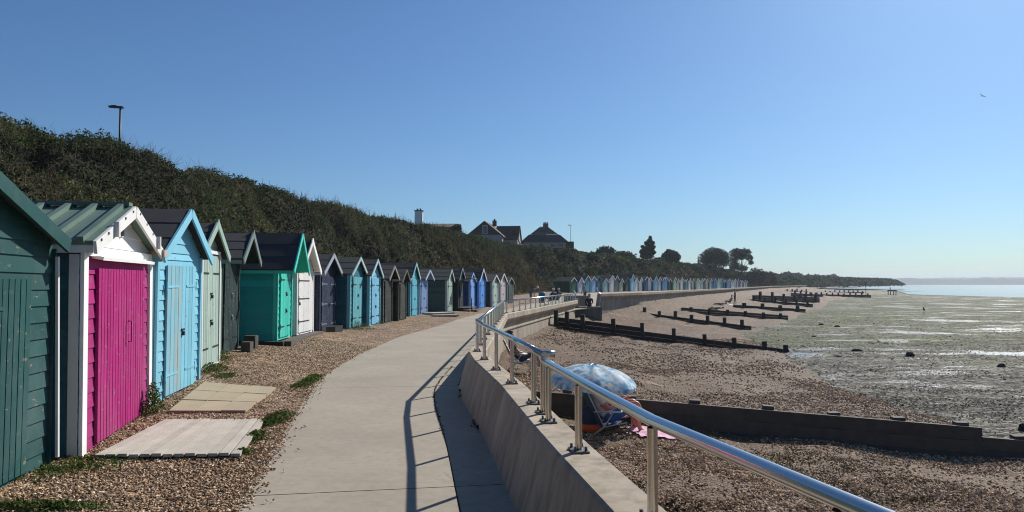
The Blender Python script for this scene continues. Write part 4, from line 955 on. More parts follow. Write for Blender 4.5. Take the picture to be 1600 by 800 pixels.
# litter bin
def lathe(b, prof, n=18, mi=0, c=(0, 0)):
    rows = [[(c[0] + r * math.cos(2 * math.pi * j / n), c[1] + r * math.sin(2 * math.pi * j / n), z) for j in range(n + 1)] for r, z in prof]
    b.grid(rows, mi, True)
bl = at(847, 473.2, .06); bin_ = empty('litter_bin', (bl.x, bl.y, .06)); tag(bin_, 'round blue litter bin standing beside the promenade railing', 'litter bin')
b = MB(); lathe(b, [(.0, 0), (.24, 0), (.27, .05), (.29, .72), (.27, .74)]); b.build('body', paint((.02, .16, .38)), bin_)
b = MB(); lathe(b, [(.31, .72), (.31, .80), (.26, .90), (.12, .93), (.0, .93)]); b.build('lid', paint((.06, .28, .48)), bin_)
b = MB(); b.box((0, -.285, .83), (.3, .06, .07)); b.build('opening', M['iron'], bin_)

# ------------------------------------------------------------------ people
SKIN = simple('skin', (.46, .26, .18), .55, 0, .12, 12, 0); SKIN_RED = simple('sunburnt_skin', (.50, .20, .14), .55, 0, .12, 12, 0)
def cloth(rgb): return simple('cloth', rgb, .85, 0, .15, 14, .2)
def skin_person(name, loc, rz, J, cat_label, shirt, legs, skin=SKIN, hair=(.05, .035, .025), group=None, fingers=False, long_legs=False, sleeve=False, hat=None, scale=1.0):
    """J: joint dict in local metres, x forward. One continuous skinned body; clothing by region."""
    R_ = dict(pelvis=.125, belly=.125, chest=.135, neckb=.065, neck=.055, head=.085, crown=.075, nose=.022)
    for s in 'LR': R_.update({'sh' + s: .062, 'el' + s: .042, 'wr' + s: .030, 'ha' + s: .036, 'hi' + s: .092, 'kn' + s: .062, 'an' + s: .042, 'to' + s: .036})
    names = [k for k in R_ if k in J]; edges = [('pelvis', 'belly'), ('belly', 'chest'), ('chest', 'neckb'), ('neckb', 'neck'), ('neck', 'head'), ('head', 'crown'), ('head', 'nose')]
    for s in 'LR': edges += [('chest', 'sh' + s), ('sh' + s, 'el' + s), ('el' + s, 'wr' + s), ('wr' + s, 'ha' + s), ('pelvis', 'hi' + s), ('hi' + s, 'kn' + s), ('kn' + s, 'an' + s), ('an' + s, 'to' + s)]
    V = [Vector(J[k]) for k in names]; rad = [R_[k] for k in names]; E = [(names.index(a), names.index(b_)) for a, b_ in edges]
    reg = {k: 'skin' for k in names}
    if fingers:
        for s in 'LR':
            w_, h_ = Vector(J['wr' + s]), Vector(J['ha' + s]); d = (h_ - w_).normalized(); sd_ = d.cross(Vector((0, 0, 1))).normalized(); hi = names.index('ha' + s)
            for k, (o_, L_) in enumerate(((-.03, .075), (-.010, .085), (.010, .08), (.03, .062))):
                b0 = h_ + d * .02 + sd_ * o_; b1 = b0 + d * L_ * .5 + Vector((0, 0, .012)); b2 = b0 + d * L_ * .85 + Vector((0, 0, -.015)); i = len(V)
                V += [b0, b1, b2]; rad += [.010, .009, .007]; E += [(hi, i), (i, i + 1), (i + 1, i + 2)]
            i = len(V); sg = 1 if s == 'L' else -1
            V += [w_ + (h_ - w_) * .5 - sd_ * .035 * sg + Vector((0, 0, .02)), h_ + d * .02 - sd_ * .05 * sg + Vector((0, 0, .03))]; rad += [.011, .009]; E += [(names.index('wr' + s), i), (i, i + 1)]
    me = bpy.data.meshes.new('body'); me.from_pydata(V, E, []); ob = bpy.data.objects.new('body', me); COL.objects.link(ob)
    md = ob.modifiers.new('skin', 'SKIN'); md.use_smooth_shade = True; ob.modifiers.new('sub', 'SUBSURF').levels = 2 if fingers else 1
    sv = me.skin_vertices[0].data
    for i, r in enumerate(rad): sv[i].radius = (r, r)
    sv[0].use_root = True
    dg = bpy.context.evaluated_depsgraph_get(); m2 = bpy.data.meshes.new_from_object(ob.evaluated_get(dg)); bpy.data.objects.remove(ob)
    root = empty(name, loc, rz); root.scale = (scale,) * 3; o = bpy.data.objects.new('body', m2); COL.objects.link(o); o.parent = root; m2.materials.clear()
    for m in (skin, shirt, legs): m2.materials.append(m)
    segs = [(np.array(J[a]), np.array(J[b_]), a, b_) for a, b_ in edges]
    def near(p):
        best = None
        for A_, B2, a, b_ in segs:
            d = B2 - A_; t = float(np.clip(np.dot(p - A_, d) / max(1e-9, np.dot(d, d)), 0, 1)); q = np.linalg.norm(p - A_ - d * t)
            if best is None or q < best[0]: best = (q, a, b_, t)
        return best
    for f in m2.polygons:
        f.use_smooth = True; q, a, b_, t = near(np.array(f.center)); mi = 0
        if b_ in ('belly', 'chest', 'shL', 'shR') or (b_ == 'neckb' and t < .6): mi = 1
        elif b_ in ('elL', 'elR'): mi = 1 if (t < .62 or sleeve) else 0
        elif b_ in ('wrL', 'wrR'): mi = 1 if sleeve and t < .9 else 0
        elif b_ in ('hiL', 'hiR'): mi = 2
        elif b_ in ('knL', 'knR'): mi = 2 if (t < .75 or long_legs) else 0
        elif b_ in ('anL', 'anR'): mi = 2 if long_legs else 0
        f.material_index = mi
    # hair cap / hat
    h, cr = Vector(J['head']), Vector(J['crown']); ax = (cr - h).normalized(); b = MB(); fw = (Vector(J['nose']) - h).normalized(); rows = []
    for i in range(7):
        ph = i / 6 * 1.75; rr, hh = math.sin(ph) * .106, math.cos(ph) * .112; ring = []; sx = fw.cross(ax).normalized(); fx = ax.cross(sx)
        for j in range(17):
            t = 2 * math.pi * j / 16; front = max(0, math.cos(t)); ring.append(h + ax * .035 + ax * (hh + front * .05 * (ph > 1)) + (fx * -math.cos(t) * -1 * (1 - .12 * front * (ph > 1)) + sx * math.sin(t)) * rr)
        rows.append(ring)
    b.grid(rows); b.build('hat' if hat else 'hair', cloth(hat) if hat else simple('hair', hair, .7), root)
    tag(root, cat_label, 'person', group); return root
def sit_low(arm=.55, lean=.3):
    J = dict(pelvis=(0, 0, .30), belly=(-.08, 0, .46), chest=(-.20, 0, .68), neckb=(-.25, 0, .82), neck=(-.26, 0, .88), head=(-.25, 0, .99), crown=(-.26, 0, 1.08), nose=(-.14, 0, .985))
    for s, y in (('L', 1), ('R', -1)):
        J.update({'sh' + s: (-.23, y * .19, .76), 'el' + s: (-.02, y * .25, .52), 'wr' + s: (.20, y * .12, arm + .04), 'ha' + s: (.275, y * .09, arm + .06), 'hi' + s: (.06, y * .11, .30), 'kn' + s: (.46, y * .13, .50), 'an' + s: (.62, y * .12, .09), 'to' + s: (.78, y * .13, .045)})
    return J
def standing(bend=0.0, stride=.0):
    c, s_ = math.cos(bend), math.sin(bend); p = lambda x, y, z: (x * c + (z - .92) * s_, y, .92 + (z - .92) * c - x * s_)
    J = dict(pelvis=(0, 0, .93), belly=p(0, 0, 1.08), chest=p(0, 0, 1.30), neckb=p(0, 0, 1.46), neck=p(.01, 0, 1.51), head=p(.03, 0, 1.62), crown=p(.02, 0, 1.71), nose=p(.135, 0, 1.61))
    for s, y in (('L', 1), ('R', -1)):
        J.update({'sh' + s: p(0, y * .19, 1.39), 'el' + s: p(.05 + bend * .18, y * .23, 1.12), 'wr' + s: p(.12 + bend * .42, y * .2, .9), 'ha' + s: p(.14 + bend * .5, y * .19, .82), 'hi' + s: (0, y * .1, .90), 'kn' + s: (y * stride * .5 + .03, y * .1, .49), 'an' + s: (y * stride - .02, y * .1, .09), 'to' + s: (y * stride + .14, y * .12, .04)})
    return J
def lying():
    J = dict(pelvis=(0, 0, .13), belly=(-.17, 0, .13), chest=(-.38, 0, .15), neckb=(-.53, 0, .16), neck=(-.58, 0, .17), head=(-.68, 0, .19), crown=(-.77, 0, .19), nose=(-.68, 0, .30))
    for s, y in (('L', 1), ('R', -1)):
        J.update({'sh' + s: (-.46, y * .19, .14), 'el' + s: (-.22, y * .28, .09), 'wr' + s: (.0, y * .24, .07), 'ha' + s: (.08, y * .22, .06), 'hi' + s: (.04, y * .1, .12), 'kn' + s: (.43, y * .11, .22), 'an' + s: (.78, y * .12, .07), 'to' + s: (.86, y * .13, .14)})
    return J
def sit_ground():
    J = sit_low(.36); return {k: (v[0] * (.9 if k[:2] in ('kn', 'an', 'to') else 1), v[1], v[2] - .18 + (.0 if k[:2] not in ('an', 'to') else .17)) for k, v in J.items()}
def beach_chair(loc, rz, fabric, label, high=.0):
    root = empty('beach_chair', loc, rz); tag(root, label, 'folding chair')
    s, c = MB(), MB()
    for y in (-.29, .29):
        s.tube([(.34, y, .03), (.30, y, .24 + high), (-.12, y, .17 + high), (-.42, y, .80 + high)], .013, n=8)
        s.tube([(-.34, y, .02), (-.12, y, .17 + high), (.06, y, .44 + high)], .013, n=8)
        s.tube([(-.30, y * 1.04, .45 + high), (.22, y * 1.04, .44 + high)], .018, n=8)
    s.tube([(-.34, -.29, .02), (-.34, .29, .02)], .012, n=8); s.tube([(.34, -.29, .03), (.34, .29, .03)], .012, n=8); s.tube([(-.42, -.29, .80 + high), (-.42, .29, .80 + high)], .013, n=8)
    s.build('frame', M['zinc'], root)
    c.grid([[(.31, y, .235 + high - .03 * math.cos(y * 5.4)) for y in np.linspace(-.28, .28, 7)], [(.1, y, .19 + high - .04 * math.cos(y * 5.4)) for y in np.linspace(-.28, .28, 7)], [(-.12, y, .17 + high - .03 * math.cos(y * 5.4)) for y in np.linspace(-.28, .28, 7)]]); c.build('seat', fabric, root)
    c = MB(); rows = []
    for t in np.linspace(0, 1, 5): rows.append([(-.13 - .30 * t - .03 * math.cos(y * 5.4), y, .18 + high + .63 * t) for y in np.linspace(-.28, .28, 7)])
    c.grid(rows); c.grid([[(p[0] - .012, p[1], p[2]) for p in r] for r in rows], flip=True); c.build('backrest', fabric, root)
    return root
# main pair under the umbrella
def beach_spot(px, py, z=-1.0):
    for _ in range(12):
        p = at(px, py, z); z = beach_at(p.x, p.y)
    return Vector((p.x, p.y, z))
def beach_D(px, D):
    x = on(px, D); return Vector((x, D, beach_at(x, D)))
P = beach_D(946, 13.75)
beach_chair(P, R(8), cloth((.02, .06, .16)), 'low blue folding chair under the beach umbrella')
pm = skin_person('person', P + Vector((0, 0, -.02)), R(8), sit_low(.50), 'seated person in white t-shirt and blue shorts reading under the umbrella', cloth((.62, .63, .66)), cloth((.025, .10, .24)), SKIN_RED, fingers=True)
b = MB(); rm = Matrix.Rotation(R(-35), 3, 'Y'); b.box((.02, 0, 0), (.02, .13, .2), 0, rm); o = b.build('book', cloth((.08, .22, .40))); o.location = P + Matrix.Rotation(R(8), 3, 'Z') @ Vector((.33, 0, .60)); tag(o, 'open blue paperback held by the reader in the white t-shirt', 'book')
P2 = beach_D(955, 14.35)
beach_chair(P2, R(4), cloth((.30, .10, .06)), 'rust red folding chair behind the blue one under the umbrella')
skin_person('person', P2 + Vector((0, 0, -.02)), R(4), sit_low(.52), 'seated person in pink top behind the reader under the umbrella', cloth((.55, .22, .24)), cloth((.35, .12, .10)), SKIN_RED, hair=(.25, .16, .09), fingers=True)
# umbrella
uc = atD(925, 597, 13.75); ub = empty('beach_umbrella', (uc.x + .05, uc.y + .25, beach_at(uc.x + .05, uc.y + .25))); tag(ub, 'blue and yellow patterned beach umbrella over the seated pair', 'beach umbrella')
def mat_umb():
    m, nt, bs = new_mat('umbrella_fabric'); v = coords(nt, (1, 1, 1))
    n1 = noise(nt, v, 4.2, 2, .5); n2 = noise(nt, v, 8, 3, .6)
    c = ramp(nt, n1, [(.33, (.09, .29, .54)), (.42, (.34, .58, .74)), (.50, (.76, .82, .84)), (.58, (.42, .63, .77)), (.68, (.12, .34, .58))])
    c = mixc(nt, ramp(nt, n2, [(.60, (0, 0, 0)), (.64, (1, 1, 1))]), c, (.74, .68, .36)); nt.links.new(c, bs.inputs['Base Color']); bs.inputs['Roughness'].default_value = .8
    t = nd(nt, 'ShaderNodeBsdfTranslucent'); nt.links.new(c, t.inputs['Color']); mx = nd(nt, 'ShaderNodeMixShader'); mx.inputs[0].default_value = .3
    nt.links.new(bs.outputs[0], mx.inputs[1]); nt.links.new(t.outputs[0], mx.inputs[2]); nt.links.new(mx.outputs[0], nt.nodes['Material Output'].inputs['Surface']); return m
cz = uc.z - ub.location.z; b = MB(); rows = []; nseg = 48
for i in range(9):
    q = i / 8; ring = []
    for j in range(nseg + 1):
        t = 2 * math.pi * j / nseg; sc = 1 - .035 * abs(math.sin(t * 4)) * q; rr = .83 * math.sin(q * 1.25) / math.sin(1.25) * sc
        ring.append((rr * math.cos(t), rr * math.sin(t), .33 * (math.cos(q * 1.25) - math.cos(1.25)) / (1 - math.cos(1.25)) * (1 - .02 * q) - .045 * math.sin(q * 2.6) * abs(math.sin(t * 4))))
    rows.append(ring)
b.grid(rows, flip=True)
val = [rows[-1], [(x * .995, y * .995, z - .07 - .015 * math.cos(16 * math.pi * j / nseg)) for j, (x, y, z) in enumerate(rows[-1])]]; b.grid(val, flip=True)
can = b.build('canopy', mat_umb(), ub); can.location = (-.05, -.25, cz); can.rotation_euler = (R(1), R(4), 0)
b = MB(); b.tube([(.02, .10, -.2), (-.06, -.24, cz + .37)], .016, n=8); b.tube([(-.06, -.24, cz + .36), (-.065, -.25, cz + .40)], [.02, .006], n=8); b.build('pole', paint((.7, .7, .7)), ub)
b = MB()
for j in range(8):
    t = 2 * math.pi * j / 8; b.tube([Vector((0, 0, .34)), Vector((.4 * math.cos(t), .4 * math.sin(t), .24)), Vector((.78 * math.cos(t), .78 * math.sin(t), .0))], .006, n=5)
b.build('ribs', M['zinc'], can)
# pink towel
t0 = [beach_D(px, D) for px, D in ((1000, 13.25), (1086, 13.1), (1058, 14.0), (975, 14.15))]
b = MB(); rows = []
for i in range(13):
    r_ = []
    for j in range(9):
        p = t0[0].lerp(t0[1], i / 12).lerp(t0[3].lerp(t0[2], i / 12), j / 8); r_.append((p.x, p.y, max(beach_at(p.x, p.y), p.z) + .035 + .018 * math.sin(i * 1.7 + j * .9) + .012 * math.sin(j * 2.3)))
    rows.append(r_)
b.grid(rows, flip=False); tag(b.build('beach_towel', cloth((.72, .40, .52))), 'pink towel spread on the shingle beside the reader', 'towel')
bgp = beach_D(921, 13.8); bag = empty('beach_bag', bgp); tag(bag, 'dark blue bag with orange base behind the blue chair', 'bag')
b = MB(); rows = [[(.20 * math.cos(t) * k, .13 * math.sin(t) * k, z) for t in np.linspace(0, 2 * math.pi, 17)] for k, z in ((.9, .14), (1.05, .25), (1.0, .40), (.6, .46), (.1, .47))]; b.grid(rows); b.build('body', cloth((.02, .04, .09)), bag)
b = MB(); rows = [[(.20 * math.cos(t) * k, .13 * math.sin(t) * k, z) for t in np.linspace(0, 2 * math.pi, 17)] for k, z in ((.1, .0), (.95, .01), (1.0, .08), (.9, .145))]; b.grid(rows); b.build('base', cloth((.62, .10, .03)), bag)
b = MB(); b.tube([(-.12, 0, .42), (-.08, 0, .56), (.08, 0, .56), (.12, 0, .42)], .01, n=6); b.build('strap', cloth((.02, .03, .06)), bag)
# person further along against the wall
P3 = beach_D(811, 21.2)
beach_chair(P3, R(2), cloth((.015, .02, .025)), 'black folding chair against the sea wall beyond the umbrella', .12)
skin_person('person', P3 + Vector((0, 0, .10)), R(2), sit_low(.42), 'person in dark top sunbathing in the black chair by the wall', cloth((.05, .02, .025)), cloth((.03, .05, .09)), SKIN, fingers=True)
# by the promenade
q = at(829, 474, .06); skin_person('person', (q.x, q.y, .06), R(-20), standing(.95), 'person in grey top and pale cap bending beside the blue bin', cloth((.14, .16, .22)), cloth((.10, .10, .12)), hat=(.75, .75, .78), long_legs=True)
for px, D, hc, lab in ((860, 57.5, (.72, .66, .62), 'seated person in white cap just right of the blue bin'), (868.5, 58.3, (.6, .52, .4), 'seated person in straw coloured cap, farther right of the blue bin')):
    x = on(px, D); rz_ = R(150); beach_chair((x, D, .06), rz_, cloth((.02, .02, .025)), 'black chair under the ' + lab[7:], .15)
    skin_person('person', (x, D, .22), rz_, sit_low(.4), lab, cloth((.03, .03, .04)), cloth((.03, .03, .035)), hat=hc, long_legs=True)
x, y = 5.35, 51.2; skin_person('person', (x, y, .02), R(-100), sit_ground(), 'person in black sitting on the concrete landing with pale shoes', cloth((.012, .012, .014)), cloth((.012, .012, .016)), long_legs=True, sleeve=True, hat=(.55, .56, .58), scale=1.05)
q = at(925, 462, .6); skin_person('person', (5.5, 55.5, .1), R(-160), standing(.2), 'person in grey top standing behind the landing rail', cloth((.25, .30, .34)), cloth((.05, .05, .06)), hat=(.5, .55, .58), long_legs=True)
# far sunbathers
def far_person(px, D, pose, rz, lab, sh, lg, dz=0):
    p = beach_D(px, D); return skin_person('person', p + Vector((0, 0, dz)), rz, pose, lab, cloth(sh), cloth(lg), SKIN)
far_person(1010, 63.5, sit_ground(), R(-60), 'person in black sitting against the far sea wall, left of a pair', (.02, .02, .025), (.03, .03, .04))
far_person(1017, 64.5, sit_ground(), R(-60), 'person in brown sitting against the far sea wall, right of a pair', (.10, .05, .04), (.03, .03, .04))
far_person(1116, 112, sit_ground(), R(-60), 'person in dark clothes sitting at the foot of the far wall', (.03, .03, .04), (.03, .03, .04))
p = beach_spot(1118, 491, -.8); far_person(1118, p.y, lying(), R(-170), 'sunbather lying in front of the fourth groyne with a yellow bag', (.05, .05, .06), (.05, .03, .03))
o = MB(); lathe(o, [(0, 0), (.16, .0), (.19, .12), (.12, .26), (0, .28)], 12); x = on(1113, p.y - .3); ob = o.build('beach_bag', cloth((.75, .65, .15)), loc=(x, p.y - .3, beach_at(x, p.y - .3))); tag(ob, 'yellow beach bag beside the sunbather in front of the groyne', 'bag')
p = beach_spot(1125, 479, -.6); far_person(1125, p.y, lying(), R(-165), 'sunbather lying on a pale towel behind the fourth groyne', (.30, .12, .10), (.25, .1, .1))
p2 = beach_spot(1140, 481, -.6)
b = MB(); b.grid([[(p2.x + i * .25 - .9, p2.y + j * .3 - .45, beach_at(p2.x + i * .25 - .9, p2.y + j * .3 - .45) + .03) for j in range(4)] for i in range(8)], flip=True); tag(b.build('beach_towel', cloth((.6, .5, .48))), 'pale towel on shingle right of the far sunbather', 'towel')
p = beach_spot(1148, 475, -.6); far_person(1148, p.y, standing(0, .1), R(160), 'person standing in dark swimwear at the head of a far groyne', (.06, .04, .04), (.03, .03, .03))
p = beach_spot(1141, 475.5, -.6); far_person(1140, p.y - .5, sit_ground(), R(190), 'person sitting on the shingle beside the standing swimmer', (.4, .36, .34), (.05, .05, .06))

# ------------------------------------------------------------------ rocks, seaweed, wader
def rock(px, py, wd, hd_, lab):
    p = at(px, py, MUDZ); b = MB(); s = p.y / F * wd / 2; h = p.y / F * hd_; rows = []
    for i in range(7):
        ph = i / 6 * math.pi / 2; ring = []
        for j in range(15):
            t = 2 * math.pi * (j % 14) / 14; q = 1 + .45 * (float(vnoise(math.cos(t) * 1.5 + px, math.sin(t) * 1.5 + i * .7, 5)) - .5)
            ring.append((s * math.cos(ph) ** .7 * math.cos(t) * q, s * .7 * math.cos(ph) ** .7 * math.sin(t) * q, h * math.sin(ph) * (.75 + .5 * q * .5) - .05))
        rows.append(ring)
    b.grid(rows, flip=False, smooth=False); o = b.build('rock', M['dark_wood'], loc=p); tag(o, lab, 'rock', 'dark rocks on the mudflat')
for i, (px, py, wd, hd_, lab) in enumerate(((1340, 549, 18, 6, 'flat dark rock on the mud right of the second groyne end'), (1422, 557, 15, 9, 'pointed dark rock at the middle of the mudflat'), (1565, 574, 14, 8, 'dark rock farthest right on the mudflat'), (1308, 557, 14, 4, 'low dark rock between the groyne end and flat rock'),
                                            (1335, 553, 8, 3, 'tiny dark rock just under the flat rock'), (1283, 508, 9, 4, 'small dark rock, left of two on the green algae'), (1308, 511, 9, 4, 'small dark rock, right of two on the green algae'), (1255, 541, 10, 3, 'low weedy rock right beside the second groyne end'),
                                            (1272, 526, 8, 3, 'tiny weedy rock on algae beyond the second groyne'), (1350, 617, 16, 5, 'low rock on shingle just beyond the near groyne'), (1298, 655 - 12, 12, 3, 'flat stone at shingle edge behind near groyne'), (1598, 672, 14, 14, 'dark rock at the right edge behind the near groyne'))):
    rock(px, py, wd, hd_, lab)
p = at(1443, 490, MUDZ); wd = empty('wading_bird', p); tag(wd, 'dark wading bird standing upright far out on the mudflat', 'bird')
b = MB(); b.tube([(.18, 0, .36), (.05, 0, .46), (-.02, 0, .66), (.0, 0, .76), (.06, 0, .80), (.16, 0, .79)], [.03, .11, .06, .035, .04, .008], n=8); b.build('body', M['iron'], wd)
for y in (-.03, .03):
    b = MB(); b.tube([(.06, y, .40), (.04, y, .2), (.05, y, 0)], .012, n=5); b.build('leg', M['grey_wood'], wd)
# seaweed line by the near groyne
VV = []; FF = []; CC = []; off = 0
for px, D in ((1215, 12.6), (1250, 12.3), (1240, 11.8), (1275, 11.4), (1300, 11.9), (1330, 11.0), (1345, 10.5), (1375, 10.2), (1410, 11.2), (1440, 10.2), (1200, 12.9), (1260, 12.9)):
    p = beach_D(px, D); p.x += rng.normal() * .25; weeds(p, .55, .25, 130, .015, (.04, .045, .02), .02, .06, .5)
for px, D in ((1020, 8.2), (1000, 9.0), (990, 10), (1060, 9.0)):
    p = beach_D(px, D); weeds(p, .4, .3, 160, .03, (.03, .025, .015), .03, .08, .3)
tag(np_mesh('seaweed', np.concatenate(VV), np.concatenate(FF), M['leaf'], np.concatenate(CC)), 'dried green and brown seaweed strewn before the near groyne', 'seaweed', kind='stuff')

# ------------------------------------------------------------------ trees and houses on the bank
def crown_leaves(blobs, n, s0, s1, pal):
    Ps = []; 
    wts = np.array([r[3] * r[4] for r in blobs]); wts = wts / wts.sum()
    for (cx, cy, cz_, rx, rz_), wgt in zip(blobs, wts):
        m = int(n * wgt); d = rng.normal(size=(m, 3)); d /= np.linalg.norm(d, axis=1)[:, None]; lump = 1 + .5 * (fbm(d[:, 0] * 2.5 + cx, d[:, 2] * 2.5 + cz_ + d[:, 1], 13, 3) - .5)
        rr = (rng.random(m) ** .45 * lump)[:, None]; Ps.append(np.c_[cx + d[:, 0] * rx * rr[:, 0], cy + d[:, 1] * rx * rr[:, 0], cz_ + d[:, 2] * rz_ * rr[:, 0]])
    Pp = np.concatenate(Ps); c = np.array(pal)[rng.integers(0, len(pal), len(Pp))] * (.6 + .8 * rng.random((len(Pp), 1)))
    return leaf_quads(Pp, rng.uniform(s0, s1, len(Pp)), c, .6, .1)
TP = [(.018, .030, .014), (.026, .042, .018), (.036, .05, .02)]
BARK = simple('bark', (.06, .045, .033), .9, 0, .4, 8, .6)
def tree(px, D, ytop, ybot, wpx, blobs, lab, n=1800, pal=TP, name='tree', s=(.3, .7), trunk=True, gz=None):
    x = on(px, D); zt = atD(px, ytop, D).z; zbm = atD(px, ybot, D).z; H = zt - zbm; W = wpx / F * D; g = hill_at(x, D) if gz is None else gz
    root = empty(name, (x, D, g - .2)); tag(root, lab, 'tree' if trunk else 'bush'); oz = zbm - g + .2
    B = [(bx * W, by * W, oz + bz * H, br * W, bh_ * H) for bx, by, bz, br, bh_ in blobs]
    v, f, c = crown_leaves(B, n, s[0], s[1], pal); np_mesh('crown' if trunk else 'foliage', v, f, M['leaf'], c, parent=root)
    b = MB(); b.tube([(0, 0, 0), (.05, 0, oz * .5), (-.05, 0, oz + H * .35), (0, .05, oz + H * .7)], [.28 * W / 6 + .08, .2 * W / 6 + .07, .12, .05], n=8)
    for bx, by, bz, br, bh_ in B[:6]:
        b.tube([(0, 0, oz + H * .12), (bx * .5, by * .5, (oz + H * .12 + bz) / 2), (bx, by, bz)], [.10, .07, .03], n=6)
    b.build('trunk' if trunk else 'stem', BARK, root); return root
RND = [(0, 0, .5, .42, .45), (-.24, .1, .42, .28, .38), (.24, -.1, .42, .28, .38), (-.05, .1, .72, .26, .28), (.12, 0, .66, .24, .28)]
CON = [(-.05, 0, .12, .42, .16), (-.30, 0, .30, .18, .12), (.28, .1, .28, .22, .13), (-.08, 0, .40, .26, .13), (-.28, 0, .52, .13, .08), (.26, 0, .50, .22, .11), (.06, 0, .60, .22, .12), (.30, 0, .70, .14, .08), (.12, 0, .78, .17, .10), (-.1, 0, .70, .10, .07), (.16, 0, .93, .09, .08)]
UMB = [(-.22, 0, .78, .26, .22), (.12, 0, .80, .30, .18), (.33, .05, .58, .17, .14), (.0, 0, .62, .2, .14), (-.3, 0, .5, .16, .2), (.38, 0, .38, .12, .1), (-.25, .1, .2, .25, .2), (.1, .1, .12, .2, .12)]
tree(1012, 168, 369, 404, 27, CON, 'dark pointed conifer standing alone on the bank above the far huts', 5000, s=(.2, .5))
tree(1048, 182, 390, 411, 29, RND, 'small rounded tree right of the conifer on the bank', 4000, trunk=True)
tree(1117, 205, 386, 420, 50, RND, 'broad dome shaped tree left of the umbrella pine', 8000, s=(.25, .55))
tree(1159, 212, 387, 424, 38, UMB, 'umbrella pine with gaps in its crown near the end of the bank', 4500, s=(.25, .6))
tree(803, 128, 361, 382, 14, RND, 'small dark tree between the two houses on the bank', 900)
tree(946, 150, 384, 402, 34, RND, 'low dark bush on the skyline right of the hipped house', 700, trunk=False, name='bush')
tree(972, 156, 391, 408, 46, RND, 'low wide bush on the skyline left of the conifer', 900, trunk=False, name='bush')
tree(1031, 176, 401, 416, 34, RND, 'low bush on skyline between conifer and rounded tree', 600, trunk=False, name='bush')
BRN = [(.05, .045, .025), (.035, .04, .02), (.06, .05, .03)]
tree(1182, 222, 418, 447, 40, RND, 'brownish tree below the umbrella pine at the end of the huts', 2200, pal=BRN, gz=.8)
tree(1202, 240, 424, 448, 26, RND, 'brownish tree at the end of the bank, farthest right', 1400, pal=BRN, gz=.6)
tree(712, 88, 350, 366, 22, [(0, 0, .4, .4, .5), (.2, 0, .6, .2, .4)], 'feathery tamarisk bush on the skyline left of the gabled house', 900, pal=[(.05, .065, .035)], trunk=False, name='bush', s=(.15, .4))
# distant woodland
VV = []; FF = []; CC = []; off = 0
for px in np.arange(1195, 1345, 2.2):
    D = np.interp(px, [1195, 1345], [330, 900]); top = np.interp(px, [1195, 1215, 1232, 1250, 1290, 1300, 1310, 1330, 1345], [428, 430, 427, 431, 433, 431, 436, 439, 443]) + random.uniform(-1.2, 1.5)
    zt = atD(px, top, D).z; x = on(px, D); W = 6.5 / F * D
    B = [(x, D + random.uniform(-8, 8), (zt - 1) / 2 * 1.0, W, (zt + 2) / 2)]
    add_leaves(crown_leaves(B, 260, D * .004, D * .009, TP))
tag(np_mesh('woodland', np.concatenate(VV), np.concatenate(FF), M['leaf'], np.concatenate(CC)), 'distant wooded shore beyond the far end of the beach', 'woodland', kind='stuff')
b = MB(); b.face([on(1150, 300) and (on(1180, 300), 300, -1.2), (on(1262, 420), 420, -1.3), (on(1375, 950), 950, -1.4), (on(1200, 950), 950, -1.0), (on(1130, 420), 420, -.8)]); struct(b.build('far_beach', M['shingle']))

def house(px, D, base_z, lab, parts, rz=0):
    root = empty('house', (on(px, D), D, base_z), rz); tag(root, lab, 'house'); parts(root); return root
BRICK = simple('brown_tile', (.055, .035, .027), .85, 0, .3, 3, .4); TILE = simple('slate_tile', (.035, .036, .038), .85, 0, .3, 3, .4); REND = simple('pale_render', (.34, .32, .28), .85, 0, .1, 3, .2); GLASS = simple('window_glass', (.03, .04, .05), .1, 0, .1, 3, 0)
def gable_prism(b, x0, x1, y0, y1, ze, zr, axis='y', mi=0, ov=.25):
    if axis == 'y':
        m = (x0 + x1) / 2; sl_ = (zr - ze) / (m - x0); a = [(x0 - ov, ze - ov * sl_), (m, zr), (x1 + ov, ze - ov * sl_)]
        for (u0, w0), (u1, w1) in zip(a, a[1:]):
            T = [(u0, y0 - ov, w0), (u1, y0 - ov, w1), (u1, y1 + ov, w1), (u0, y1 + ov, w0)]; Lo = [(p[0], p[1], p[2] - .18) for p in T]
            b.face(T, mi); b.face(Lo[::-1], mi)
            for i, j in ((0, 1), (1, 2), (2, 3), (3, 0)): b.face([Lo[i], Lo[j], T[j], T[i]], mi)
    else:
        m = (y0 + y1) / 2; sl_ = (zr - ze) / (m - y0); a = [(y0 - ov, ze - ov * sl_), (m, zr), (y1 + ov, ze - ov * sl_)]
        for (u0, w0), (u1, w1) in zip(a, a[1:]):
            T = [(x1 + ov, u0, w0), (x1 + ov, u1, w1), (x0 - ov, u1, w1), (x0 - ov, u0, w0)]; Lo = [(p[0], p[1], p[2] - .18) for p in T]
            b.face(T, mi); b.face(Lo[::-1], mi)
            for i, j in ((0, 1), (1, 2), (2, 3), (3, 0)): b.face([Lo[i], Lo[j], T[j], T[i]], mi)
def winbox(root, x, y, z, w_, h_, horizontal_x=True):
    b = MB(); b.box((x, y, z), (w_, .08, h_) if horizontal_x else (.08, w_, h_)); f = b.build('window', paint((.6, .6, .58)), root)
    b = MB(); b.box((x, y - .045, z) if horizontal_x else (x + .045, y, z), (w_ - .2, .03, h_ - .2) if horizontal_x else (.03, w_ - .2, h_ - .2)); b.build('pane', GLASS, f)
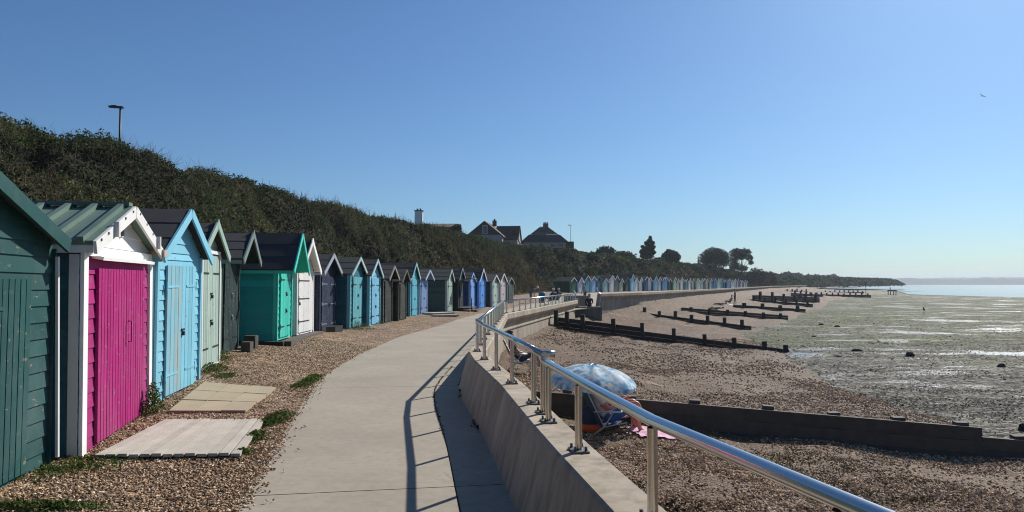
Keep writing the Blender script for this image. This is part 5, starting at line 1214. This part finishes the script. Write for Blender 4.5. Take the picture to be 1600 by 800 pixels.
def partsB(root):
    zr = atD(756, 345, 125).z - root.location.z; ze = atD(729, 367, 125).z - root.location.z
    b = MB(); b.box((0, 4, ze / 2), (6.0, 8, ze)); b.face([(-3, 0, ze), (3, 0, ze), (0, 0, zr)], 1); b.face([(3, 8, ze), (-3, 8, ze), (0, 8, zr)], 1); b.build('wall', [REND, BRICK], root)
    b = MB(); gable_prism(b, -3, 3, 0, 8, ze, zr); r = b.build('roof', BRICK, root)
    b = MB(); b.box((1.0, 4.5, zr - .1), (.7, .6, 1.0)); b.box((1.0, 4.5, zr + .55), (.25, .25, .3)); b.build('chimney', BRICK, r)
    winbox(root, .1, -.05, ze + .9, .9, 1.5)
    zr2 = atD(785, 352, 128).z - root.location.z
    b = MB(); b.box((3.6, 5.0, ze * .45), (3.4, 4.6, ze * .9)); b.face([(5.3, 2.7, ze * .9), (5.3, 7.3, ze * .9), (5.3, 5, zr2 - .05)]); b.build('wing', REND, root)
    b = MB(); gable_prism(b, 1.5, 5.3, 2.7, 7.3, ze * .9, zr2, 'x', ov=.2); b.build('wing_roof', BRICK, root)
    winbox(root, 5.32, 5, ze * .6, 1.0, 1.2, False)
house(757, 125, 6.6, 'brown gabled house with white end wall above the near huts', partsB, R(-8))
def partsC(root):
    z = lambda py: atD(850, py, 140).z - root.location.z
    b = MB(); b.box((0, 4, z(379) / 2), (8.0, 7.5, z(379))); b.build('wall', REND, root)
    b = MB(); lv = [(4.5, 4.3, z(379)), (3.0, 2.8, z(367.5)), (2.6, 2.4, z(366)), (1.0, .8, z(355)), (.75, .3, z(353))]; rows = []
    for hx, hy, zz_ in lv: rows.append([(-hx, 4 - hy, zz_), (hx, 4 - hy, zz_), (hx, 4 + hy, zz_), (-hx, 4 + hy, zz_), (-hx, 4 - hy, zz_)])
    b.grid(rows, smooth=False); b.face(rows[-1][:4]); r = b.build('roof', TILE, root)
    b = MB(); b.box((.35, 3.2, z(355)), (1.0, .8, 1.6)); 
    for x in (.05, .35, .65): b.box((x, 3.2, z(355) + .95), (.18, .18, .3))
    b.build('chimney', simple('chimney_brick', (.10, .06, .045), .9, 0, .3, 4, .3), r)
    b = MB(); b.box((-.9, 1.15, z(366)), (2.4, .9, .75)); d_ = b.build('dormer', TILE, r); b = MB(); b.box((-.9, .68, z(366)), (2.1, .05, .5)); b.build('pane', GLASS, d_)
    for x in (-2.6, -.6, 1.6, 3.0): winbox(root, x, .22, z(384), 1.1, .8)
    b = MB(); b.box((5.0, 5, z(384)), (1.6, 3, 1.8)); b.build('annexe', BRICK, root)
house(851, 138, 6.0, 'grey hipped roof house with tall chimney beside the lamp post', partsC)
def partsA(root):
    z = lambda py: atD(650, py, 100).z - root.location.z
    b = MB(); b.box((2.6, 4, z(360) / 2), (5.0, 5.6, z(360))); b.build('wall', REND, root)
    b = MB(); gable_prism(b, -.2, 5.0, 1, 7, z(357), z(349.5), 'x'); r = b.build('roof', BRICK, root)
    b = MB(); b.box((0, 3.8, z(344)), (1.05, .9, 2.4)); b.box((0, 3.8, z(344) + 1.24), (1.2, 1.0, .12), 1)
    b.box((-.2, 3.8, z(344) + 1.42), (.22, .22, .25), 2); b.box((.2, 3.8, z(344) + 1.42), (.22, .22, .3), 2); b.build('chimney', [paint(WHITE), M['iron'], BRICK], r)
house(648.5, 96, 6.3, 'house hidden by the bank with only white chimney and roof showing', partsA)
def lamp(px, D, ytop, arm, lab):
    x = on(px, D); zt = atD(px, ytop, D).z; g = hill_at(x, D); root = empty('street_lamp', (x, D, g - .1)); tag(root, lab, 'street lamp', 'street lamps on the bank'); h = zt - g + .1
    gm = M['iron']; b = MB(); b.tube([(0, 0, 0), (0, 0, 1.2), (0, 0, h)], [.075, .06, .045], n=10); b.build('post', gm, root)
    b = MB(); b.beam((.15, 0, h), (-arm, -.1, h + .02), .22, .08); b.box((-arm * .55, -.05, h + .07), (arm * .5, .16, .05)); b.build('lamp_head', gm, root)
lamp(183, 36, 168, .5, 'tall street lamp on the bank above the pink hut'); lamp(892, 146, 352, .6, 'distant street lamp right of the hipped roof house')
# tiny cabins at the far end
for px, D, wpx, lab in ((1243, 300, 9, 'tiny white cabin on the distant beach, nearer of two'), (1285, 380, 7, 'tiny white cabin on the distant beach, farther of two')):
    p = (on(px, D), D, -.4); W = wpx / F * D; root = empty('cabin', p); tag(root, lab, 'cabin'); b = MB(); b.box((0, 0, 1.1), (W, 2.4, 2.2)); b.build('wall', paint((.6, .62, .6)), root); b = MB(); gable_prism(b, -W / 2, W / 2, -1.2, 1.2, 2.2, 2.9, 'x'); b.build('roof', TILE, root)
    b = MB(); b.box((0, -1.22, 1.0), (W * .5, .06, 1.5)); b.build('door', M['iron'], root)
# beacon pole and marker frame
bc = empty('beacon', (GE.x, GE.y, MUDZ - .2)); tag(bc, 'tall marker pole with square topmark at the end of the long groyne', 'beacon')
h = atD(1352.5, 442, GE.y).z - MUDZ + .2; b = MB(); b.tube([(0, 0, 0), (0, 0, h)], .09, n=8); b.build('pole', M['iron'], bc); b = MB(); b.box((0, 0, h), (.45, .45, .5)); b.build('topmark', M['iron'], bc)
p = at(1396, 461, MUDZ); fr_ = empty('marker_frame', p); tag(fr_, 'small marker frame with box standing in the shallows', 'marker'); b = MB(); s = p.y / F
for x, y in ((-4.5 * s, 0), (4 * s, 0), (-4 * s, 1.5), (4.5 * s, 1.5)): b = MB(); b.tube([(x, y, -.2), (x, y, 7 * s)], .10, n=6); b.build('leg', M['iron'], fr_)
b = MB(); b.box((0, .75, 7.2 * s), (10 * s, 1.8, .35)); b.build('deck', M['iron'], fr_); b = MB(); b.tube([(-3 * s, .7, 7 * s), (-3 * s, .7, 12 * s)], .12, n=6); b.build('mast', M['iron'], fr_)

# ------------------------------------------------------------------ gull
g_ = atD(1535, 150, 90); b = MB()
b.tube([(-.28, 0, .0), (-.1, 0, .02), (.1, 0, .03), (.26, 0, .05), (.33, 0, .04)], [.015, .06, .075, .045, .008], n=8)
gu = empty('gull', g_, R(70)); gu.rotation_euler = (R(35), R(10), R(80)); gu.scale = (.7,) * 3; tag(gu, 'small gull flying high in the sky at right', 'bird'); b.build('body', simple('gull_grey', (.22, .23, .25), .7), gu)
for s in (-1, 1):
    b = MB(); L1 = [(.10, s * .05, .05), (.13, s * .30, .17), (-.02, s * .62, .12)]; L2 = [(-.08, s * .05, .04), (-.04, s * .30, .15), (-.08, s * .62, .11)]
    b.grid([L1, L2], flip=s > 0); b.grid([[(x, y, z - .012) for x, y, z in L1], [(x, y, z - .012) for x, y, z in L2]], flip=s < 0); b.build('wing', simple('gull_wing', (.14, .15, .17), .7), gu)

# ------------------------------------------------------------------ far shore
def shore(D, pxs, tops, name, mat, depth=300):
    f_, bk = [], []
    for px in np.arange(pxs[0], pxs[-1] + 1, 3):
        t = np.interp(px, pxs, tops) + 1.1 * (float(vnoise(px * .31, D, 3)) - .5) + 1.4 * (float(vnoise(px * .09, D, 8)) - .5); f_.append(atD(px, t, D)); bk.append(atD(px, t, D))
    b = MB(); low = [Vector((p.x, p.y - 120, MUDZ)) for p in f_]; mid = [Vector((p.x, p.y - 40, (p.z + MUDZ) * .55)) for p in f_]; back = [Vector((p.x * (1 + depth / D), p.y + depth, MUDZ)) for p in f_]
    b.grid([low, mid, f_, back], flip=False); o = b.build(name, mat); return struct(o)
FARM = simple('far_fields', (.03, .045, .03), .95, 0, .4, .01, 0)
shore(2100, [1290, 1330, 1380, 1405, 1415, 1440, 1500, 1520, 1560, 1600, 1700, 2200], [440.5, 438, 436, 434.5, 434, 436, 437, 435.5, 435, 436, 435, 436], 'far_hills', FARM)
shore(3200, [1100, 1290, 1400, 1500, 1580, 1700, 2300], [440, 436, 435, 434, 433, 434, 435], 'far_hills', FARM)

# ------------------------------------------------------------------ haze
b = MB(); b.box((250, 1700, 18), (8600, 4600, 43)); 
hz, nt, bs = new_mat('haze'); nt.nodes.remove(bs); pv = nd(nt, 'ShaderNodeVolumePrincipled'); pv.inputs['Density'].default_value = .00026; pv.inputs['Color'].default_value = (.78, .88, 1, 1); pv.inputs['Anisotropy'].default_value = .2
nt.links.new(pv.outputs[0], nt.nodes['Material Output'].inputs['Volume'])
o = b.build('haze', hz); o['kind'] = 'stuff'; o['label'] = 'thin sea haze'
